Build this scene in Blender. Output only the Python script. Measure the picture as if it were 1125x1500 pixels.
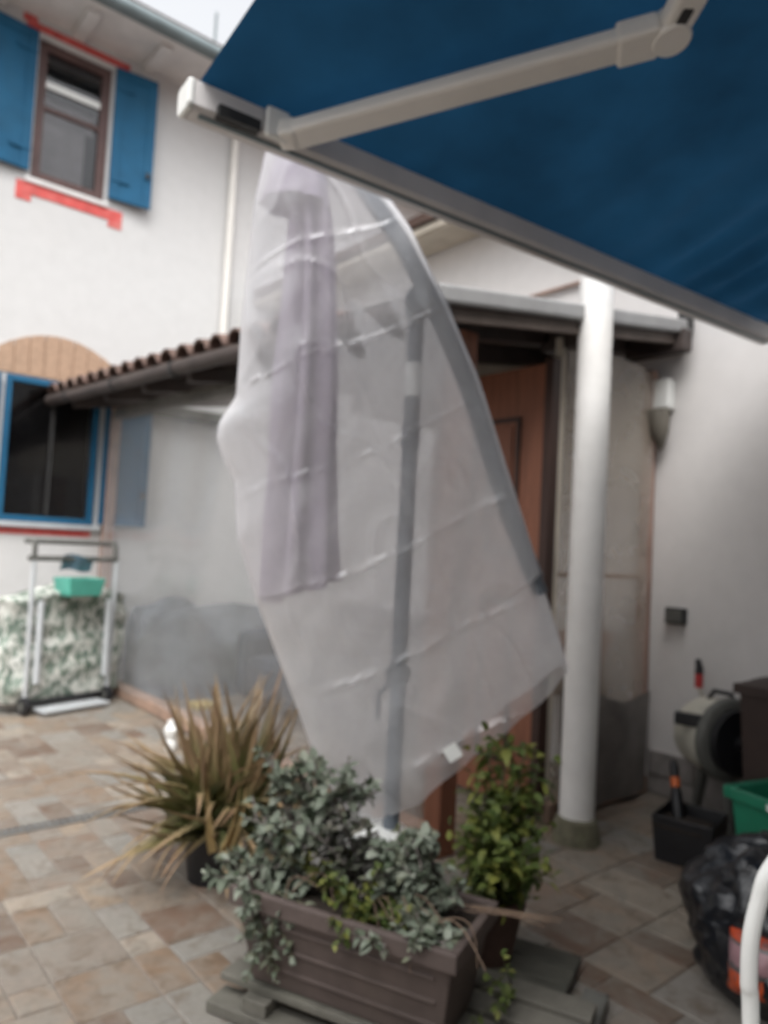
import bpy, bmesh, math, random
from mathutils import Vector, Matrix, noise

# ------------------------------------------------------------------ camera, sky, sun, exposure
for o in list(bpy.data.objects):
    bpy.data.objects.remove(o)
S = bpy.context.scene
COL = S.collection
random.seed(11)

FPX, IW, IH, CAM_Z = 1083.0, 1125.0, 1500.0, 1.30
_a, _p, _r = math.radians(50.0), math.radians(2.85), math.radians(3.0)
_f0 = Vector((math.cos(_a), math.sin(_a), 0)); _r0 = Vector((math.sin(_a), -math.cos(_a), 0)); _z = Vector((0, 0, 1))
FWD = _f0 * math.cos(_p) + _z * math.sin(_p)
_u = -_f0 * math.sin(_p) + _z * math.cos(_p)
RGT = _r0 * math.cos(_r) + _u * math.sin(_r)
UPV = -_r0 * math.sin(_r) + _u * math.cos(_r)
EYE = Vector((0, 0, CAM_Z))

cam = bpy.data.objects.new('camera', bpy.data.cameras.new('camera'))
COL.objects.link(cam)
m = Matrix((RGT, UPV, -FWD)).transposed().to_4x4()
m.translation = EYE
cam.matrix_world = m
cam.data.lens = FPX / IH * 36.0
cam.data.sensor_width = 36.0
cam.data.clip_start = 0.05
cam.data.clip_end = 500
cam.data.dof.use_dof = True            # the photograph is soft all over
cam.data.dof.focus_distance = 0.62
cam.data.dof.aperture_fstop = 4.5
S.camera = cam

SUN_EL, SUN_AZ = math.radians(60), math.radians(228)   # azimuth of the sun in the x-y plane
w = bpy.data.worlds.new('World'); S.world = w; w.use_nodes = True
nt = w.node_tree; nt.nodes.clear()
sky = nt.nodes.new('ShaderNodeTexSky'); sky.sky_type = 'NISHITA'; sky.sun_disc = False
sky.sun_elevation = SUN_EL; sky.sun_rotation = math.pi / 2 - SUN_AZ
sky.dust_density = 6.0; sky.air_density = 1.2; sky.ozone_density = 1.0
hs = nt.nodes.new('ShaderNodeHueSaturation'); hs.inputs['Saturation'].default_value = 0.12
bg = nt.nodes.new('ShaderNodeBackground'); bg.inputs['Strength'].default_value = 0.15
wo = nt.nodes.new('ShaderNodeOutputWorld')
nt.links.new(sky.outputs[0], hs.inputs['Color']); nt.links.new(hs.outputs[0], bg.inputs['Color']); nt.links.new(bg.outputs[0], wo.inputs['Surface'])

sl = bpy.data.lights.new('sun', 'SUN'); sl.energy = 0.5; sl.angle = math.radians(60); sl.color = (1.0, 0.97, 0.93)
sun = bpy.data.objects.new('sun', sl); COL.objects.link(sun)
sd = Vector((math.cos(SUN_EL) * math.cos(SUN_AZ), math.cos(SUN_EL) * math.sin(SUN_AZ), math.sin(SUN_EL)))
sun.rotation_euler = (-sd).to_track_quat('-Z', 'Y').to_euler()

S.view_settings.view_transform = 'Standard'
S.view_settings.look = 'None'
S.view_settings.exposure = 1.25
S.view_settings.gamma = 1.0
S.cycles.max_bounces = 7; S.cycles.transparent_max_bounces = 14; S.cycles.caustics_reflective = False; S.cycles.caustics_refractive = False

# ------------------------------------------------------------------ helpers
def at(x, y, d):
    "world point at photo pixel (x, y), d metres deep"
    return EYE + (FWD + RGT * ((x - IW / 2) / FPX) - UPV * ((y - IH / 2) / FPX)) * d

def project(p):
    d = Vector(p) - EYE; D = d.dot(FWD)
    return (IW / 2 + FPX * d.dot(RGT) / D, IH / 2 - FPX * d.dot(UPV) / D, D) if D > 0.05 else None

WLOC = {}
def thing(name, label, cat, loc=(0, 0, 0), group=None):
    o = bpy.data.objects.new(name, None); COL.objects.link(o)
    o.location = loc; o.empty_display_size = 0.1
    WLOC[o.name] = Vector(loc)
    o['label'] = label; o['category'] = cat
    if group: o['group'] = group
    return o

def wl(o):
    return WLOC.get(o.name, Vector((0, 0, 0))) if o else Vector((0, 0, 0))

class MB:
    def __init__(s): s.v = []; s.f = []; s.at = []; s.cur = 0.0
    def add(s, vs, fs):
        b = len(s.v); s.v += [Vector(v) for v in vs]; s.f += [tuple(i + b for i in f) for f in fs]
        s.at += [s.cur] * len(vs)
        return s
    def box(s, a, b):
        (x0, y0, z0), (x1, y1, z1) = a, b
        return s.add([(x0, y0, z0), (x1, y0, z0), (x1, y1, z0), (x0, y1, z0), (x0, y0, z1), (x1, y0, z1), (x1, y1, z1), (x0, y1, z1)],
                     [(0, 3, 2, 1), (4, 5, 6, 7), (0, 1, 5, 4), (1, 2, 6, 5), (2, 3, 7, 6), (3, 0, 4, 7)])
    def obox(s, o, X, Y, Z):
        "box from corner o with edge vectors X, Y, Z"
        o, X, Y, Z = map(Vector, (o, X, Y, Z))
        return s.add([o, o + X, o + X + Y, o + Y, o + Z, o + X + Z, o + X + Y + Z, o + Y + Z],
                     [(0, 3, 2, 1), (4, 5, 6, 7), (0, 1, 5, 4), (1, 2, 6, 5), (2, 3, 7, 6), (3, 0, 4, 7)])
    def bar(s, p, q, w_, h_, up=(0, 0, 1)):
        p, q, up = Vector(p), Vector(q), Vector(up); d = (q - p).normalized()
        x = d.cross(up).normalized(); y = x.cross(d).normalized()
        return s.obox(p - x * w_ / 2 - y * h_ / 2, x * w_, y * h_, q - p)
    def tube(s, pts, r, n=10, caps=True):
        pts = [Vector(p) for p in pts]; R = r if isinstance(r, (list, tuple)) else [r] * len(pts)
        vs = []; fs = []; x = None
        for i, p in enumerate(pts):
            d = (pts[min(i + 1, len(pts) - 1)] - pts[max(i - 1, 0)]).normalized()
            if x is None:
                x = d.cross(Vector((0.13, 0.21, 1))); x = x if x.length > 0.05 else d.cross(Vector((1, 0, 0)))
            x = (x - d * x.dot(d)).normalized(); y = d.cross(x)
            for k in range(n):
                a = 2 * math.pi * k / n
                vs.append(p + (x * math.cos(a) + y * math.sin(a)) * R[i])
        for i in range(len(pts) - 1):
            for k in range(n):
                k2 = (k + 1) % n
                fs.append((i * n + k, i * n + k2, (i + 1) * n + k2, (i + 1) * n + k))
        if caps:
            fs.append(tuple(range(n - 1, -1, -1))); fs.append(tuple(range((len(pts) - 1) * n, len(pts) * n)))
        return s.add(vs, fs)
    def lathe(s, c, prof, n=24, ax=(0, 0, 1)):
        "prof: list of (radius, height) along axis"
        c, ax = Vector(c), Vector(ax).normalized()
        x = ax.cross(Vector((0.3, 1, 0.2))).normalized(); y = ax.cross(x)
        vs = []; fs = []
        for r, h in prof:
            for k in range(n):
                a = 2 * math.pi * k / n
                vs.append(c + ax * h + (x * math.cos(a) + y * math.sin(a)) * max(r, 1e-4))
        for i in range(len(prof) - 1):
            for k in range(n):
                k2 = (k + 1) % n
                fs.append((i * n + k, i * n + k2, (i + 1) * n + k2, (i + 1) * n + k))
        return s.add(vs, fs)
    def grid(s, fn, nu, nv, closed=False):
        vs = [fn(i / nu, j / nv) for j in range(nv + 1) for i in range(nu + (0 if closed else 1))]
        n = nu if closed else nu + 1; fs = []
        for j in range(nv):
            for i in range(nu):
                i2 = (i + 1) % n
                fs.append((j * n + i, j * n + i2, (j + 1) * n + i2, (j + 1) * n + i))
        return s.add(vs, fs)
    def mesh(s, name, off=Vector((0, 0, 0)), smooth=False, angle=None):
        me = bpy.data.meshes.new(name)
        me.from_pydata([v - off for v in s.v], [], s.f)
        if smooth:
            me.polygons.foreach_set('use_smooth', [True] * len(me.polygons))
            if angle: me.set_sharp_from_angle(angle=math.radians(angle))
        if any(s.at):
            a = me.attributes.new('tint', 'FLOAT', 'POINT'); a.data.foreach_set('value', s.at)
        me.update()
        return me
    def build(s, name, mat_, parent=None, smooth=False, angle=35, bevel=0, kind=None, sub=0):
        off = wl(parent)
        me = s.mesh(name, off, smooth, angle)
        bm = bmesh.new(); bm.from_mesh(me); bmesh.ops.recalc_face_normals(bm, faces=bm.faces); bm.to_mesh(me); bm.free()
        o = bpy.data.objects.new(name, me); COL.objects.link(o); me.materials.append(mat_)
        if parent: o.parent = parent; WLOC[o.name] = off
        if bevel:
            b = o.modifiers.new('bevel', 'BEVEL'); b.width = bevel; b.segments = 2; b.limit_method = 'ANGLE'; b.angle_limit = math.radians(40)
        if sub:
            b = o.modifiers.new('sub', 'SUBSURF'); b.levels = sub; b.render_levels = sub
        if kind: o['kind'] = kind
        return o

def tag(o, label, cat, group=None):
    o['label'] = label; o['category'] = cat
    if group: o['group'] = group
    return o

def piece(me, name, mat4, parent):
    "another object sharing mesh data, placed by world matrix"
    o = bpy.data.objects.new(name, me); COL.objects.link(o); o.parent = parent
    o.matrix_local = Matrix.Translation(-wl(parent)) @ mat4
    return o

def bevelled_mesh(mb, name, w_, mat_, seg=1):
    me = mb.mesh(name); bm = bmesh.new(); bm.from_mesh(me)
    bmesh.ops.recalc_face_normals(bm, faces=bm.faces)
    if w_: bmesh.ops.bevel(bm, geom=list(bm.edges), offset=w_, segments=seg, affect='EDGES')
    bm.to_mesh(me); bm.free(); me.materials.append(mat_)
    return me

def nz(p, s=1.0, seed=0.0):
    return noise.noise(Vector(p) * s + Vector((seed * 7.3, seed * 3.1, seed * 5.7)))

# ------------------------------------------------------------------ materials
def lin(c):
    return tuple(((v / 255) / 12.92 if v / 255 < 0.04045 else ((v / 255 + 0.055) / 1.055) ** 2.4) for v in c)

class NT:
    def __init__(s, name):
        s.m = bpy.data.materials.new(name); s.m.use_nodes = True; s.t = s.m.node_tree
        s.b = s.t.nodes['Principled BSDF']; s.out = s.t.nodes['Material Output']
    def n(s, kind, **kw):
        n = s.t.nodes.new('ShaderNode' + kind)
        for k, v in kw.items():
            if k in n.inputs: n.inputs[k].default_value = v
            else: setattr(n, k, v)
        return n
    def l(s, a, b): s.t.links.new(a, b)
    def coords(s, scale=(1, 1, 1), rnd=False):
        tc = s.n('TexCoord'); mp = s.n('Mapping'); mp.inputs['Scale'].default_value = scale
        s.l(tc.outputs['Object'], mp.inputs['Vector'])
        if rnd:
            oi = s.n('ObjectInfo'); mu = s.n('Math', operation='MULTIPLY'); mu.inputs[1].default_value = 57.0
            s.l(oi.outputs['Random'], mu.inputs[0]); cx = s.n('CombineXYZ')
            s.l(mu.outputs[0], cx.inputs[0]); s.l(mu.outputs[0], cx.inputs[1]); s.l(cx.outputs[0], mp.inputs['Location'])
        return mp.outputs[0]
    def noise(s, vec, scale, detail=4, rough=0.55, dist=0):
        n = s.n('TexNoise'); n.inputs['Scale'].default_value = scale; n.inputs['Detail'].default_value = detail
        n.inputs['Roughness'].default_value = rough; n.inputs['Distortion'].default_value = dist
        s.l(vec, n.inputs['Vector']); return n.outputs['Fac']
    def ramp(s, fac, stops, interp='LINEAR'):
        r = s.n('ValToRGB'); e = r.color_ramp.elements; r.color_ramp.interpolation = interp
        while len(e) > 1: e.remove(e[0])
        e[0].position = stops[0][0]; e[0].color = (*stops[0][1], 1)
        for p, c in stops[1:]:
            k = e.new(p); k.color = (*c, 1)
        s.l(fac, r.inputs[0]); return r.outputs[0]
    def mix(s, fac, a, b, mode='MIX'):
        m_ = s.n('MixRGB', blend_type=mode)
        for sock, v in ((m_.inputs[0], fac), (m_.inputs[1], a), (m_.inputs[2], b)):
            if isinstance(v, (int, float)): sock.default_value = v
            elif isinstance(v, tuple): sock.default_value = (*v, 1)
            else: s.l(v, sock)
        return m_.outputs[0]
    def bump(s, h, strength=0.3, dist=0.01, target=None):
        b = s.n('Bump'); b.inputs['Strength'].default_value = strength; b.inputs['Distance'].default_value = dist
        s.l(h, b.inputs['Height']); s.l(b.outputs[0], (target or s.b).inputs['Normal']); return b
    def set(s, rough=0.6, spec=0.4, metal=0.0):
        s.b.inputs['Roughness'].default_value = rough; s.b.inputs['Metallic'].default_value = metal
        s.b.inputs['Specular IOR Level'].default_value = spec; return s

def plain(name, c, rough=0.5, var=0.25, scale=12, metal=0.0, spec=0.4, bump=0.15, rnd=False, dirt=None):
    "one colour with grain, slight blotches and a little relief"
    t = NT(name).set(rough, spec, metal); v = t.coords(rnd=rnd)
    n = t.noise(v, scale, 6, 0.6)
    a = tuple(x * (1 - var) for x in c); b = tuple(min(1, x * (1 + var * 0.6)) for x in c)
    col = t.ramp(n, [(0.3, a), (0.7, b)])
    if dirt:
        n2 = t.noise(v, scale * 0.25, 5, 0.65, 0.4)
        col = t.mix(t.ramp(n2, [(0.5, (0, 0, 0)), (0.75, (0.7, 0.7, 0.7))]), col, dirt)
    t.l(col, t.b.inputs['Base Color'])
    if bump: t.bump(t.noise(v, scale * 6, 4), bump, 0.004)
    return t.m

def make_plaster(name, c, stain):
    t = NT(name).set(0.85, 0.25); v = t.coords()
    big = t.noise(v, 0.9, 5, 0.6, 0.3); fine = t.noise(v, 9, 5, 0.6)
    col = t.ramp(fine, [(0.3, tuple(x * 0.94 for x in c)), (0.7, c)])
    col = t.mix(t.ramp(big, [(0.55, (0, 0, 0)), (0.8, (0.35, 0.35, 0.35))]), col, stain)
    t.l(col, t.b.inputs['Base Color']); t.bump(t.noise(v, 45, 6, 0.7), 0.25, 0.006)
    return t.m

M = {}
M['plaster'] = make_plaster('white plaster', (0.60, 0.597, 0.593), (0.60, 0.58, 0.56))
M['plaster_wing'] = make_plaster('off-white plaster', (0.69, 0.668, 0.655), (0.42, 0.43, 0.41))
M['blue'] = plain('blue shutter paint', (0.006, 0.092, 0.19), 0.7, 0.18, 5, bump=0.1, dirt=(0.02, 0.12, 0.22))
M['red'] = plain('red trim paint', (0.62, 0.10, 0.09), 0.7, 0.25, 14, dirt=(0.66, 0.3, 0.27))
M['frame_brown'] = plain('brown window frame', (0.10, 0.055, 0.05), 0.5, 0.25, 9)
M['gutter'] = plain('grey-green gutter', (0.16, 0.20, 0.21), 0.45, 0.2, 6, spec=0.5)
M['soffit'] = plain('white soffit', (0.70, 0.69, 0.68), 0.8, 0.12, 5)
M['soffit_wing'] = plain('beige soffit', (0.55, 0.50, 0.42), 0.8, 0.18, 5)
M['downpipe'] = plain('cream downpipe', (0.72, 0.70, 0.66), 0.5, 0.08, 4)
M['brick'] = plain('tan brick', (0.42, 0.285, 0.20), 0.9, 0.2, 30, rnd=True, bump=0.4)
M['darkwood'] = plain('dark brown wood', (0.055, 0.042, 0.038), 0.6, 0.35, 7)
M['brownboard'] = plain('brown verge board', (0.10, 0.078, 0.066), 0.7, 0.3, 7)
M['greywood'] = plain('weathered grey wood', (0.125, 0.118, 0.10), 0.8, 0.4, 8, rnd=True, bump=0.4, dirt=(0.06, 0.066, 0.045))
M['pinkwood'] = plain('brownish pink post', (0.33, 0.22, 0.18), 0.7, 0.25, 6)
M['rail'] = plain('terracotta base rail', (0.36, 0.24, 0.18), 0.8, 0.3, 9, dirt=(0.18, 0.14, 0.11))
M['trim'] = plain('pale grey verge trim', (0.30, 0.30, 0.30), 0.5, 0.15, 6)
M['column'] = plain('white painted column', (0.85, 0.84, 0.82), 0.55, 0.08, 4, dirt=(0.62, 0.61, 0.58))
M['moss'] = plain('mossy stone', (0.17, 0.16, 0.11), 0.9, 0.45, 16, bump=0.5, dirt=(0.08, 0.10, 0.04))
M['stone'] = plain('grey plinth stone', (0.28, 0.26, 0.25), 0.85, 0.35, 9, rnd=True, bump=0.5, dirt=(0.17, 0.15, 0.14))
M['awn_metal'] = plain('cream awning metal', (0.80, 0.785, 0.75), 0.4, 0.08, 4, spec=0.5)
M['awn_bar'] = plain('grey awning bar', (0.66, 0.64, 0.635), 0.45, 0.12, 4, spec=0.5)
M['blackgap'] = plain('dark plastic insert', (0.03, 0.03, 0.03), 0.5, 0.3, 9)
M['mast'] = plain('blue-grey painted steel', (0.12, 0.14, 0.165), 0.45, 0.2, 6, spec=0.5)
M['white_plastic'] = plain('white plastic', (0.78, 0.79, 0.77), 0.35, 0.06, 5, spec=0.5, bump=0.05)
M['black_plastic'] = plain('black plastic', (0.013, 0.013, 0.015), 0.42, 0.3, 8, spec=0.45)
M['orange_plastic'] = plain('orange plastic', (0.60, 0.14, 0.04), 0.4, 0.2, 8)
M['red_plastic'] = plain('red plastic', (0.50, 0.05, 0.05), 0.4, 0.2, 8)
M['green_plastic'] = plain('green plastic', (0.012, 0.17, 0.095), 0.4, 0.25, 6, spec=0.45)
M['brown_plastic'] = plain('dark brown plastic', (0.045, 0.030, 0.026), 0.5, 0.25, 7)
M['cream_plastic'] = plain('dirty cream plastic', (0.50, 0.48, 0.41), 0.5, 0.25, 9, dirt=(0.26, 0.24, 0.19))
M['grey_plastic'] = plain('dark grey plastic', (0.11, 0.11, 0.10), 0.5, 0.3, 9)
M['terracotta'] = plain('dark terracotta', (0.065, 0.036, 0.027), 0.8, 0.35, 9, dirt=(0.04, 0.03, 0.026))
M['dampwood'] = plain('dark damp wood', (0.055, 0.055, 0.045), 0.75, 0.4, 9, rnd=True, bump=0.4, dirt=(0.035, 0.045, 0.025))
M['soil'] = plain('potting soil', (0.03, 0.022, 0.016), 0.95, 0.5, 30, bump=0.8)
M['planter'] = plain('brown planter plastic', (0.085, 0.064, 0.057), 0.7, 0.3, 7, bump=0.25, dirt=(0.075, 0.06, 0.048))
M['alu'] = plain('brushed aluminium', (0.60, 0.63, 0.65), 0.38, 0.1, 9, metal=0.35)
M['turquoise'] = plain('turquoise plastic', (0.10, 0.42, 0.33), 0.4, 0.15, 9)
M['bluegrey'] = plain('blue-grey cloth', (0.17, 0.185, 0.205), 0.9, 0.5, 2.5)
M['bluecloth'] = plain('faded blue cloth', (0.17, 0.26, 0.34), 0.85, 0.25, 12)
M['sofa'] = plain('dark blue-grey cloth', (0.04, 0.05, 0.068), 0.9, 0.35, 8)
M['yellow'] = plain('yellow card', (0.40, 0.30, 0.09), 0.7, 0.2, 9)
M['curtain'] = plain('pale grey curtain', (0.42, 0.40, 0.38), 0.9, 0.2, 6)
M['interior'] = plain('painted room darkness', (0.05, 0.05, 0.05), 0.9, 0.3, 3)  # the room's darkness put into the colour of sheets behind the panes
M['mortar'] = plain('grey mortar', (0.21, 0.185, 0.16), 0.9, 0.3, 14, bump=0.5)
M['rooftile'] = plain('brown roof tile', (0.135, 0.085, 0.07), 0.85, 0.4, 7, rnd=True, bump=0.4, dirt=(0.12, 0.10, 0.085))
M['grate'] = plain('drain steel', (0.16, 0.16, 0.155), 0.55, 0.3, 12, metal=0.3)
M['lampgrey'] = plain('grey-brown fitting', (0.16, 0.145, 0.12), 0.6, 0.3, 9)
M['pink_stuff'] = plain('pink-brown cloth', (0.26, 0.17, 0.155), 0.9, 0.35, 8)
M['tarp'] = plain('dark grey sheet', (0.17, 0.155, 0.145), 0.6, 0.35, 6)
M['drystem'] = plain('dry stems', (0.20, 0.14, 0.10), 0.85, 0.35, 12)
M['stem'] = plain('green-brown stems', (0.10, 0.10, 0.06), 0.8, 0.3, 12)
M['bark'] = plain('grey woody stem', (0.16, 0.14, 0.13), 0.85, 0.3, 12)

def make_wood(name, c0, c1, axis=(1, 1, 0.08)):
    t = NT(name).set(0.5, 0.35); v = t.coords(axis)
    n = t.noise(v, 16, 6, 0.6, 0.8); col = t.ramp(n, [(0.25, c0), (0.5, c1), (0.62, tuple(x * 0.8 for x in c1)), (0.8, c0)])
    t.l(col, t.b.inputs['Base Color']); t.bump(n, 0.12, 0.003); return t.m
M['doorwood'] = make_wood('orange-brown door wood', (0.115, 0.042, 0.026), (0.25, 0.10, 0.058))
M['doordark'] = make_wood('dark door edge', (0.025, 0.014, 0.011), (0.05, 0.026, 0.02))

def make_tile():
    t = NT('rustic stone paving').set(0.6, 0.35); v = t.coords(rnd=True)
    oi = t.n('ObjectInfo'); ge = t.n('NewGeometry')
    ad = t.n('Math', operation='ADD'); t.l(oi.outputs['Random'], ad.inputs[0]); t.l(ge.outputs['Random Per Island'], ad.inputs[1])
    fr = t.n('Math', operation='FRACT'); t.l(ad.outputs[0], fr.inputs[0])
    base = t.ramp(fr.outputs[0], [(0.0, (0.36, 0.27, 0.215)), (0.12, (0.46, 0.37, 0.30)), (0.22, (0.235, 0.15, 0.11)), (0.30, (0.40, 0.35, 0.31)),
                                  (0.42, (0.56, 0.49, 0.42)), (0.52, (0.38, 0.275, 0.20)), (0.62, (0.40, 0.395, 0.38)), (0.72, (0.28, 0.19, 0.145)), (0.82, (0.50, 0.40, 0.31)), (0.92, (0.47, 0.45, 0.43)), (1.0, (0.31, 0.225, 0.175))], 'CONSTANT')
    blot = t.noise(v, 6, 6, 0.62, 0.8); grain = t.noise(v, 38, 6, 0.7)
    col = t.mix(t.ramp(blot, [(0.36, (0, 0, 0)), (0.62, (0.75, 0.75, 0.75))]), base, (0.40, 0.385, 0.355))
    blot2 = t.noise(v, 11, 5, 0.6, 1.2)
    col = t.mix(t.ramp(blot2, [(0.50, (0, 0, 0)), (0.68, (0.65, 0.65, 0.65))]), col, (0.22, 0.16, 0.115))
    col = t.mix(0.35, col, t.ramp(grain, [(0.3, (0.45, 0.45, 0.45)), (0.7, (1, 1, 1))]), 'MULTIPLY')
    col = t.mix(1.0, col, (0.54, 0.52, 0.49), 'MULTIPLY')
    t.l(col, t.b.inputs['Base Color'])
    h = t.mix(0.5, blot, grain); t.bump(h, 0.5, 0.006)
    t.l(t.ramp(blot, [(0.3, (0.42, 0.42, 0.42)), (0.7, (0.7, 0.7, 0.7))]), t.b.inputs['Roughness'])
    return t.m
M['tile'] = make_tile()

def make_film(name, clear, col, rough=0.22, blotch=0.12, wr=3.0, wstr=0.25, trans=0.45, graze=0.92):
    "milky plastic film: part of the light goes straight through, part is scattered"
    t = NT(name); t.t.nodes.remove(t.b); v = t.coords()
    tr = t.n('BsdfTransparent'); tr.inputs[0].default_value = (0.97, 0.98, 1.0, 1)
    di = t.n('BsdfDiffuse'); di.inputs[0].default_value = (*col, 1)
    tl = t.n('BsdfTranslucent'); tl.inputs[0].default_value = (*col, 1)
    gl = t.n('BsdfGlossy'); gl.inputs['Roughness'].default_value = rough; gl.inputs[0].default_value = (0.9, 0.92, 0.95, 1)
    a = t.n('MixShader'); a.inputs[0].default_value = trans; t.l(di.outputs[0], a.inputs[1]); t.l(tl.outputs[0], a.inputs[2])
    b = t.n('MixShader'); t.l(tr.outputs[0], b.inputs[1]); t.l(a.outputs[0], b.inputs[2])
    n = t.noise(v, wr, 5, 0.6, 0.5)
    lw = t.n('LayerWeight'); lw.inputs[0].default_value = 0.35
    cov = t.ramp(n, [(0.25, (1 - clear - blotch,) * 3), (0.75, (1 - clear + blotch,) * 3)])
    t.l(t.mix(lw.outputs['Facing'], cov, (graze, graze, graze)), b.inputs[0])
    fr = t.n('Fresnel'); fr.inputs[0].default_value = 1.45
    mn = t.n('Math', operation='MINIMUM'); mn.inputs[1].default_value = 0.16; t.l(fr.outputs[0], mn.inputs[0])
    c = t.n('MixShader'); t.l(mn.outputs[0], c.inputs[0]); t.l(b.outputs[0], c.inputs[1]); t.l(gl.outputs[0], c.inputs[2])
    bu = t.n('Bump'); bu.inputs['Strength'].default_value = wstr; bu.inputs['Distance'].default_value = 0.02
    t.l(t.mix(0.35, t.noise(v, wr * 2.5, 4, 0.5, 0.6), t.noise(t.coords((1, 1, 0.5)), wr * 9, 5, 0.6, 1.5)), bu.inputs['Height'])
    for s_ in (di, tl, gl): t.l(bu.outputs[0], s_.inputs['Normal'])
    t.l(c.outputs[0], t.out.inputs[0]); return t.m
M['cover'] = make_film('milky cover film', 0.64, (0.97, 0.965, 0.975), 0.09, 0.09, 2.6, 0.3, 0.6)
M['cover_back'] = make_film('doubled cover film', 0.28, (0.97, 0.965, 0.975), 0.15, 0.08, 2.6, 0.3, 0.75)
M['cover_thin'] = make_film('single cover film', 0.82, (0.97, 0.965, 0.975), 0.12, 0.05, 2.6, 0.3, 0.75)
M['sheet'] = make_film('cloudy porch film', 0.80, (0.90, 0.89, 0.87), 0.2, 0.10, 1.6, 0.25, 0.6, 0.24)
M['added_polycarb'] = make_film('added roof film', 0.55, (0.95, 0.93, 0.88), 0.3, 0.05, 2.0, 0.1, 0.95)
M['sheet_clear'] = make_film('thin porch film', 0.68, (0.80, 0.71, 0.59), 0.25, 0.08, 3.0, 0.25, 0.45, 0.4)

def make_glass(name, dark):
    t = NT(name); t.t.nodes.remove(t.b)
    tr = t.n('BsdfTransparent'); tr.inputs[0].default_value = (dark, dark, dark * 1.02, 1)
    gl = t.n('BsdfGlossy'); gl.inputs['Roughness'].default_value = 0.03
    fr = t.n('Fresnel'); fr.inputs[0].default_value = 1.5
    c = t.n('MixShader'); t.l(fr.outputs[0], c.inputs[0]); t.l(tr.outputs[0], c.inputs[1]); t.l(gl.outputs[0], c.inputs[2])
    t.l(c.outputs[0], t.out.inputs[0]); return t.m
M['glass'] = make_glass('window glass', 0.85)

def make_cloth(name, c, transl, var=0.1, weave=220):
    t = NT(name).set(0.85, 0.2); v = t.coords()
    n = t.noise(v, 2.5, 4); col = t.ramp(n, [(0.3, tuple(x * (1 - var) for x in c)), (0.7, tuple(x * (1 + var) for x in c))])
    t.l(col, t.b.inputs['Base Color'])
    tl = t.n('BsdfTranslucent'); t.l(col, tl.inputs[0])
    ms = t.n('MixShader'); ms.inputs[0].default_value = transl
    t.l(t.b.outputs[0], ms.inputs[1]); t.l(tl.outputs[0], ms.inputs[2]); t.l(ms.outputs[0], t.out.inputs[0])
    t.bump(t.noise(v, weave, 2), 0.15, 0.002); return t.m
M['awning'] = make_cloth('blue awning canvas', (0.012, 0.066, 0.142), 0.15, 0.32)
M['canopy'] = make_cloth('lavender grey canopy cloth', (0.40, 0.345, 0.42), 0.15, 0.12)

def make_leaf(name, stops, rough=0.5, transl=0.2):
    "leaf colour from a per-leaf random value (island or object) and an optional base-to-tip tint attribute"
    t = NT(name).set(rough, 0.4); ge = t.n('NewGeometry'); oi = t.n('ObjectInfo')
    ad = t.n('Math', operation='ADD'); t.l(oi.outputs['Random'], ad.inputs[0]); t.l(ge.outputs['Random Per Island'], ad.inputs[1])
    fr = t.n('Math', operation='FRACT'); t.l(ad.outputs[0], fr.inputs[0])
    col = t.ramp(fr.outputs[0], stops); v = t.coords()
    col = t.mix(0.3, col, t.ramp(t.noise(v, 30, 4), [(0.3, (0.6, 0.6, 0.6)), (0.7, (1, 1, 1))]), 'MULTIPLY')
    tl = t.n('BsdfTranslucent'); t.l(col, tl.inputs[0]); t.l(col, t.b.inputs['Base Color'])
    ms = t.n('MixShader'); ms.inputs[0].default_value = transl
    t.l(t.b.outputs[0], ms.inputs[1]); t.l(tl.outputs[0], ms.inputs[2]); t.l(ms.outputs[0], t.out.inputs[0]); return t
M['leaf_grey'] = make_leaf('grey-green leaf', [(0, (0.14, 0.17, 0.125)), (0.3, (0.21, 0.24, 0.19)), (0.55, (0.08, 0.11, 0.065)), (0.8, (0.29, 0.315, 0.26)), (1, (0.15, 0.165, 0.105))], 0.65, 0.15).m
M['leaf_dusk'] = make_leaf('dull purple-green leaf', [(0, (0.10, 0.10, 0.09)), (0.4, (0.16, 0.15, 0.14)), (0.7, (0.08, 0.10, 0.06)), (1, (0.18, 0.17, 0.14))], 0.65, 0.12).m
M['leaf_green'] = make_leaf('fresh green leaf', [(0, (0.07, 0.105, 0.022)), (0.35, (0.12, 0.155, 0.035)), (0.6, (0.045, 0.075, 0.018)), (0.85, (0.22, 0.23, 0.05)), (1, (0.085, 0.11, 0.026))], 0.55, 0.25).m
M['leaf_olive'] = make_leaf('olive leaf', [(0, (0.10, 0.12, 0.03)), (0.4, (0.17, 0.18, 0.05)), (0.7, (0.07, 0.08, 0.025)), (1, (0.21, 0.18, 0.07))], 0.5, 0.2).m
def make_aloe():
    t = NT('aloe leaf').set(0.45, 0.4); oi = t.n('ObjectInfo'); at_ = t.n('Attribute'); at_.attribute_name = 'tint'
    g = t.ramp(oi.outputs['Random'], [(0, (0.10, 0.115, 0.04)), (0.3, (0.16, 0.16, 0.06)), (0.5, (0.06, 0.08, 0.034)), (0.7, (0.20, 0.18, 0.075)), (0.85, (0.30, 0.235, 0.12)), (1, (0.11, 0.12, 0.05))])
    tip = t.ramp(oi.outputs['Random'], [(0, (0.26, 0.18, 0.10)), (0.5, (0.30, 0.21, 0.12)), (1, (0.20, 0.125, 0.075))])
    col = t.mix(t.ramp(at_.outputs['Fac'], [(0.30, (0, 0, 0)), (0.75, (1, 1, 1))]), g, tip)
    col = t.mix(0.35, col, t.ramp(t.noise(t.coords(rnd=True), 24, 4), [(0.3, (0.55, 0.55, 0.55)), (0.7, (1, 1, 1))]), 'MULTIPLY')
    t.l(col, t.b.inputs['Base Color']); return t.m
M['aloe'] = make_aloe()
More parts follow.
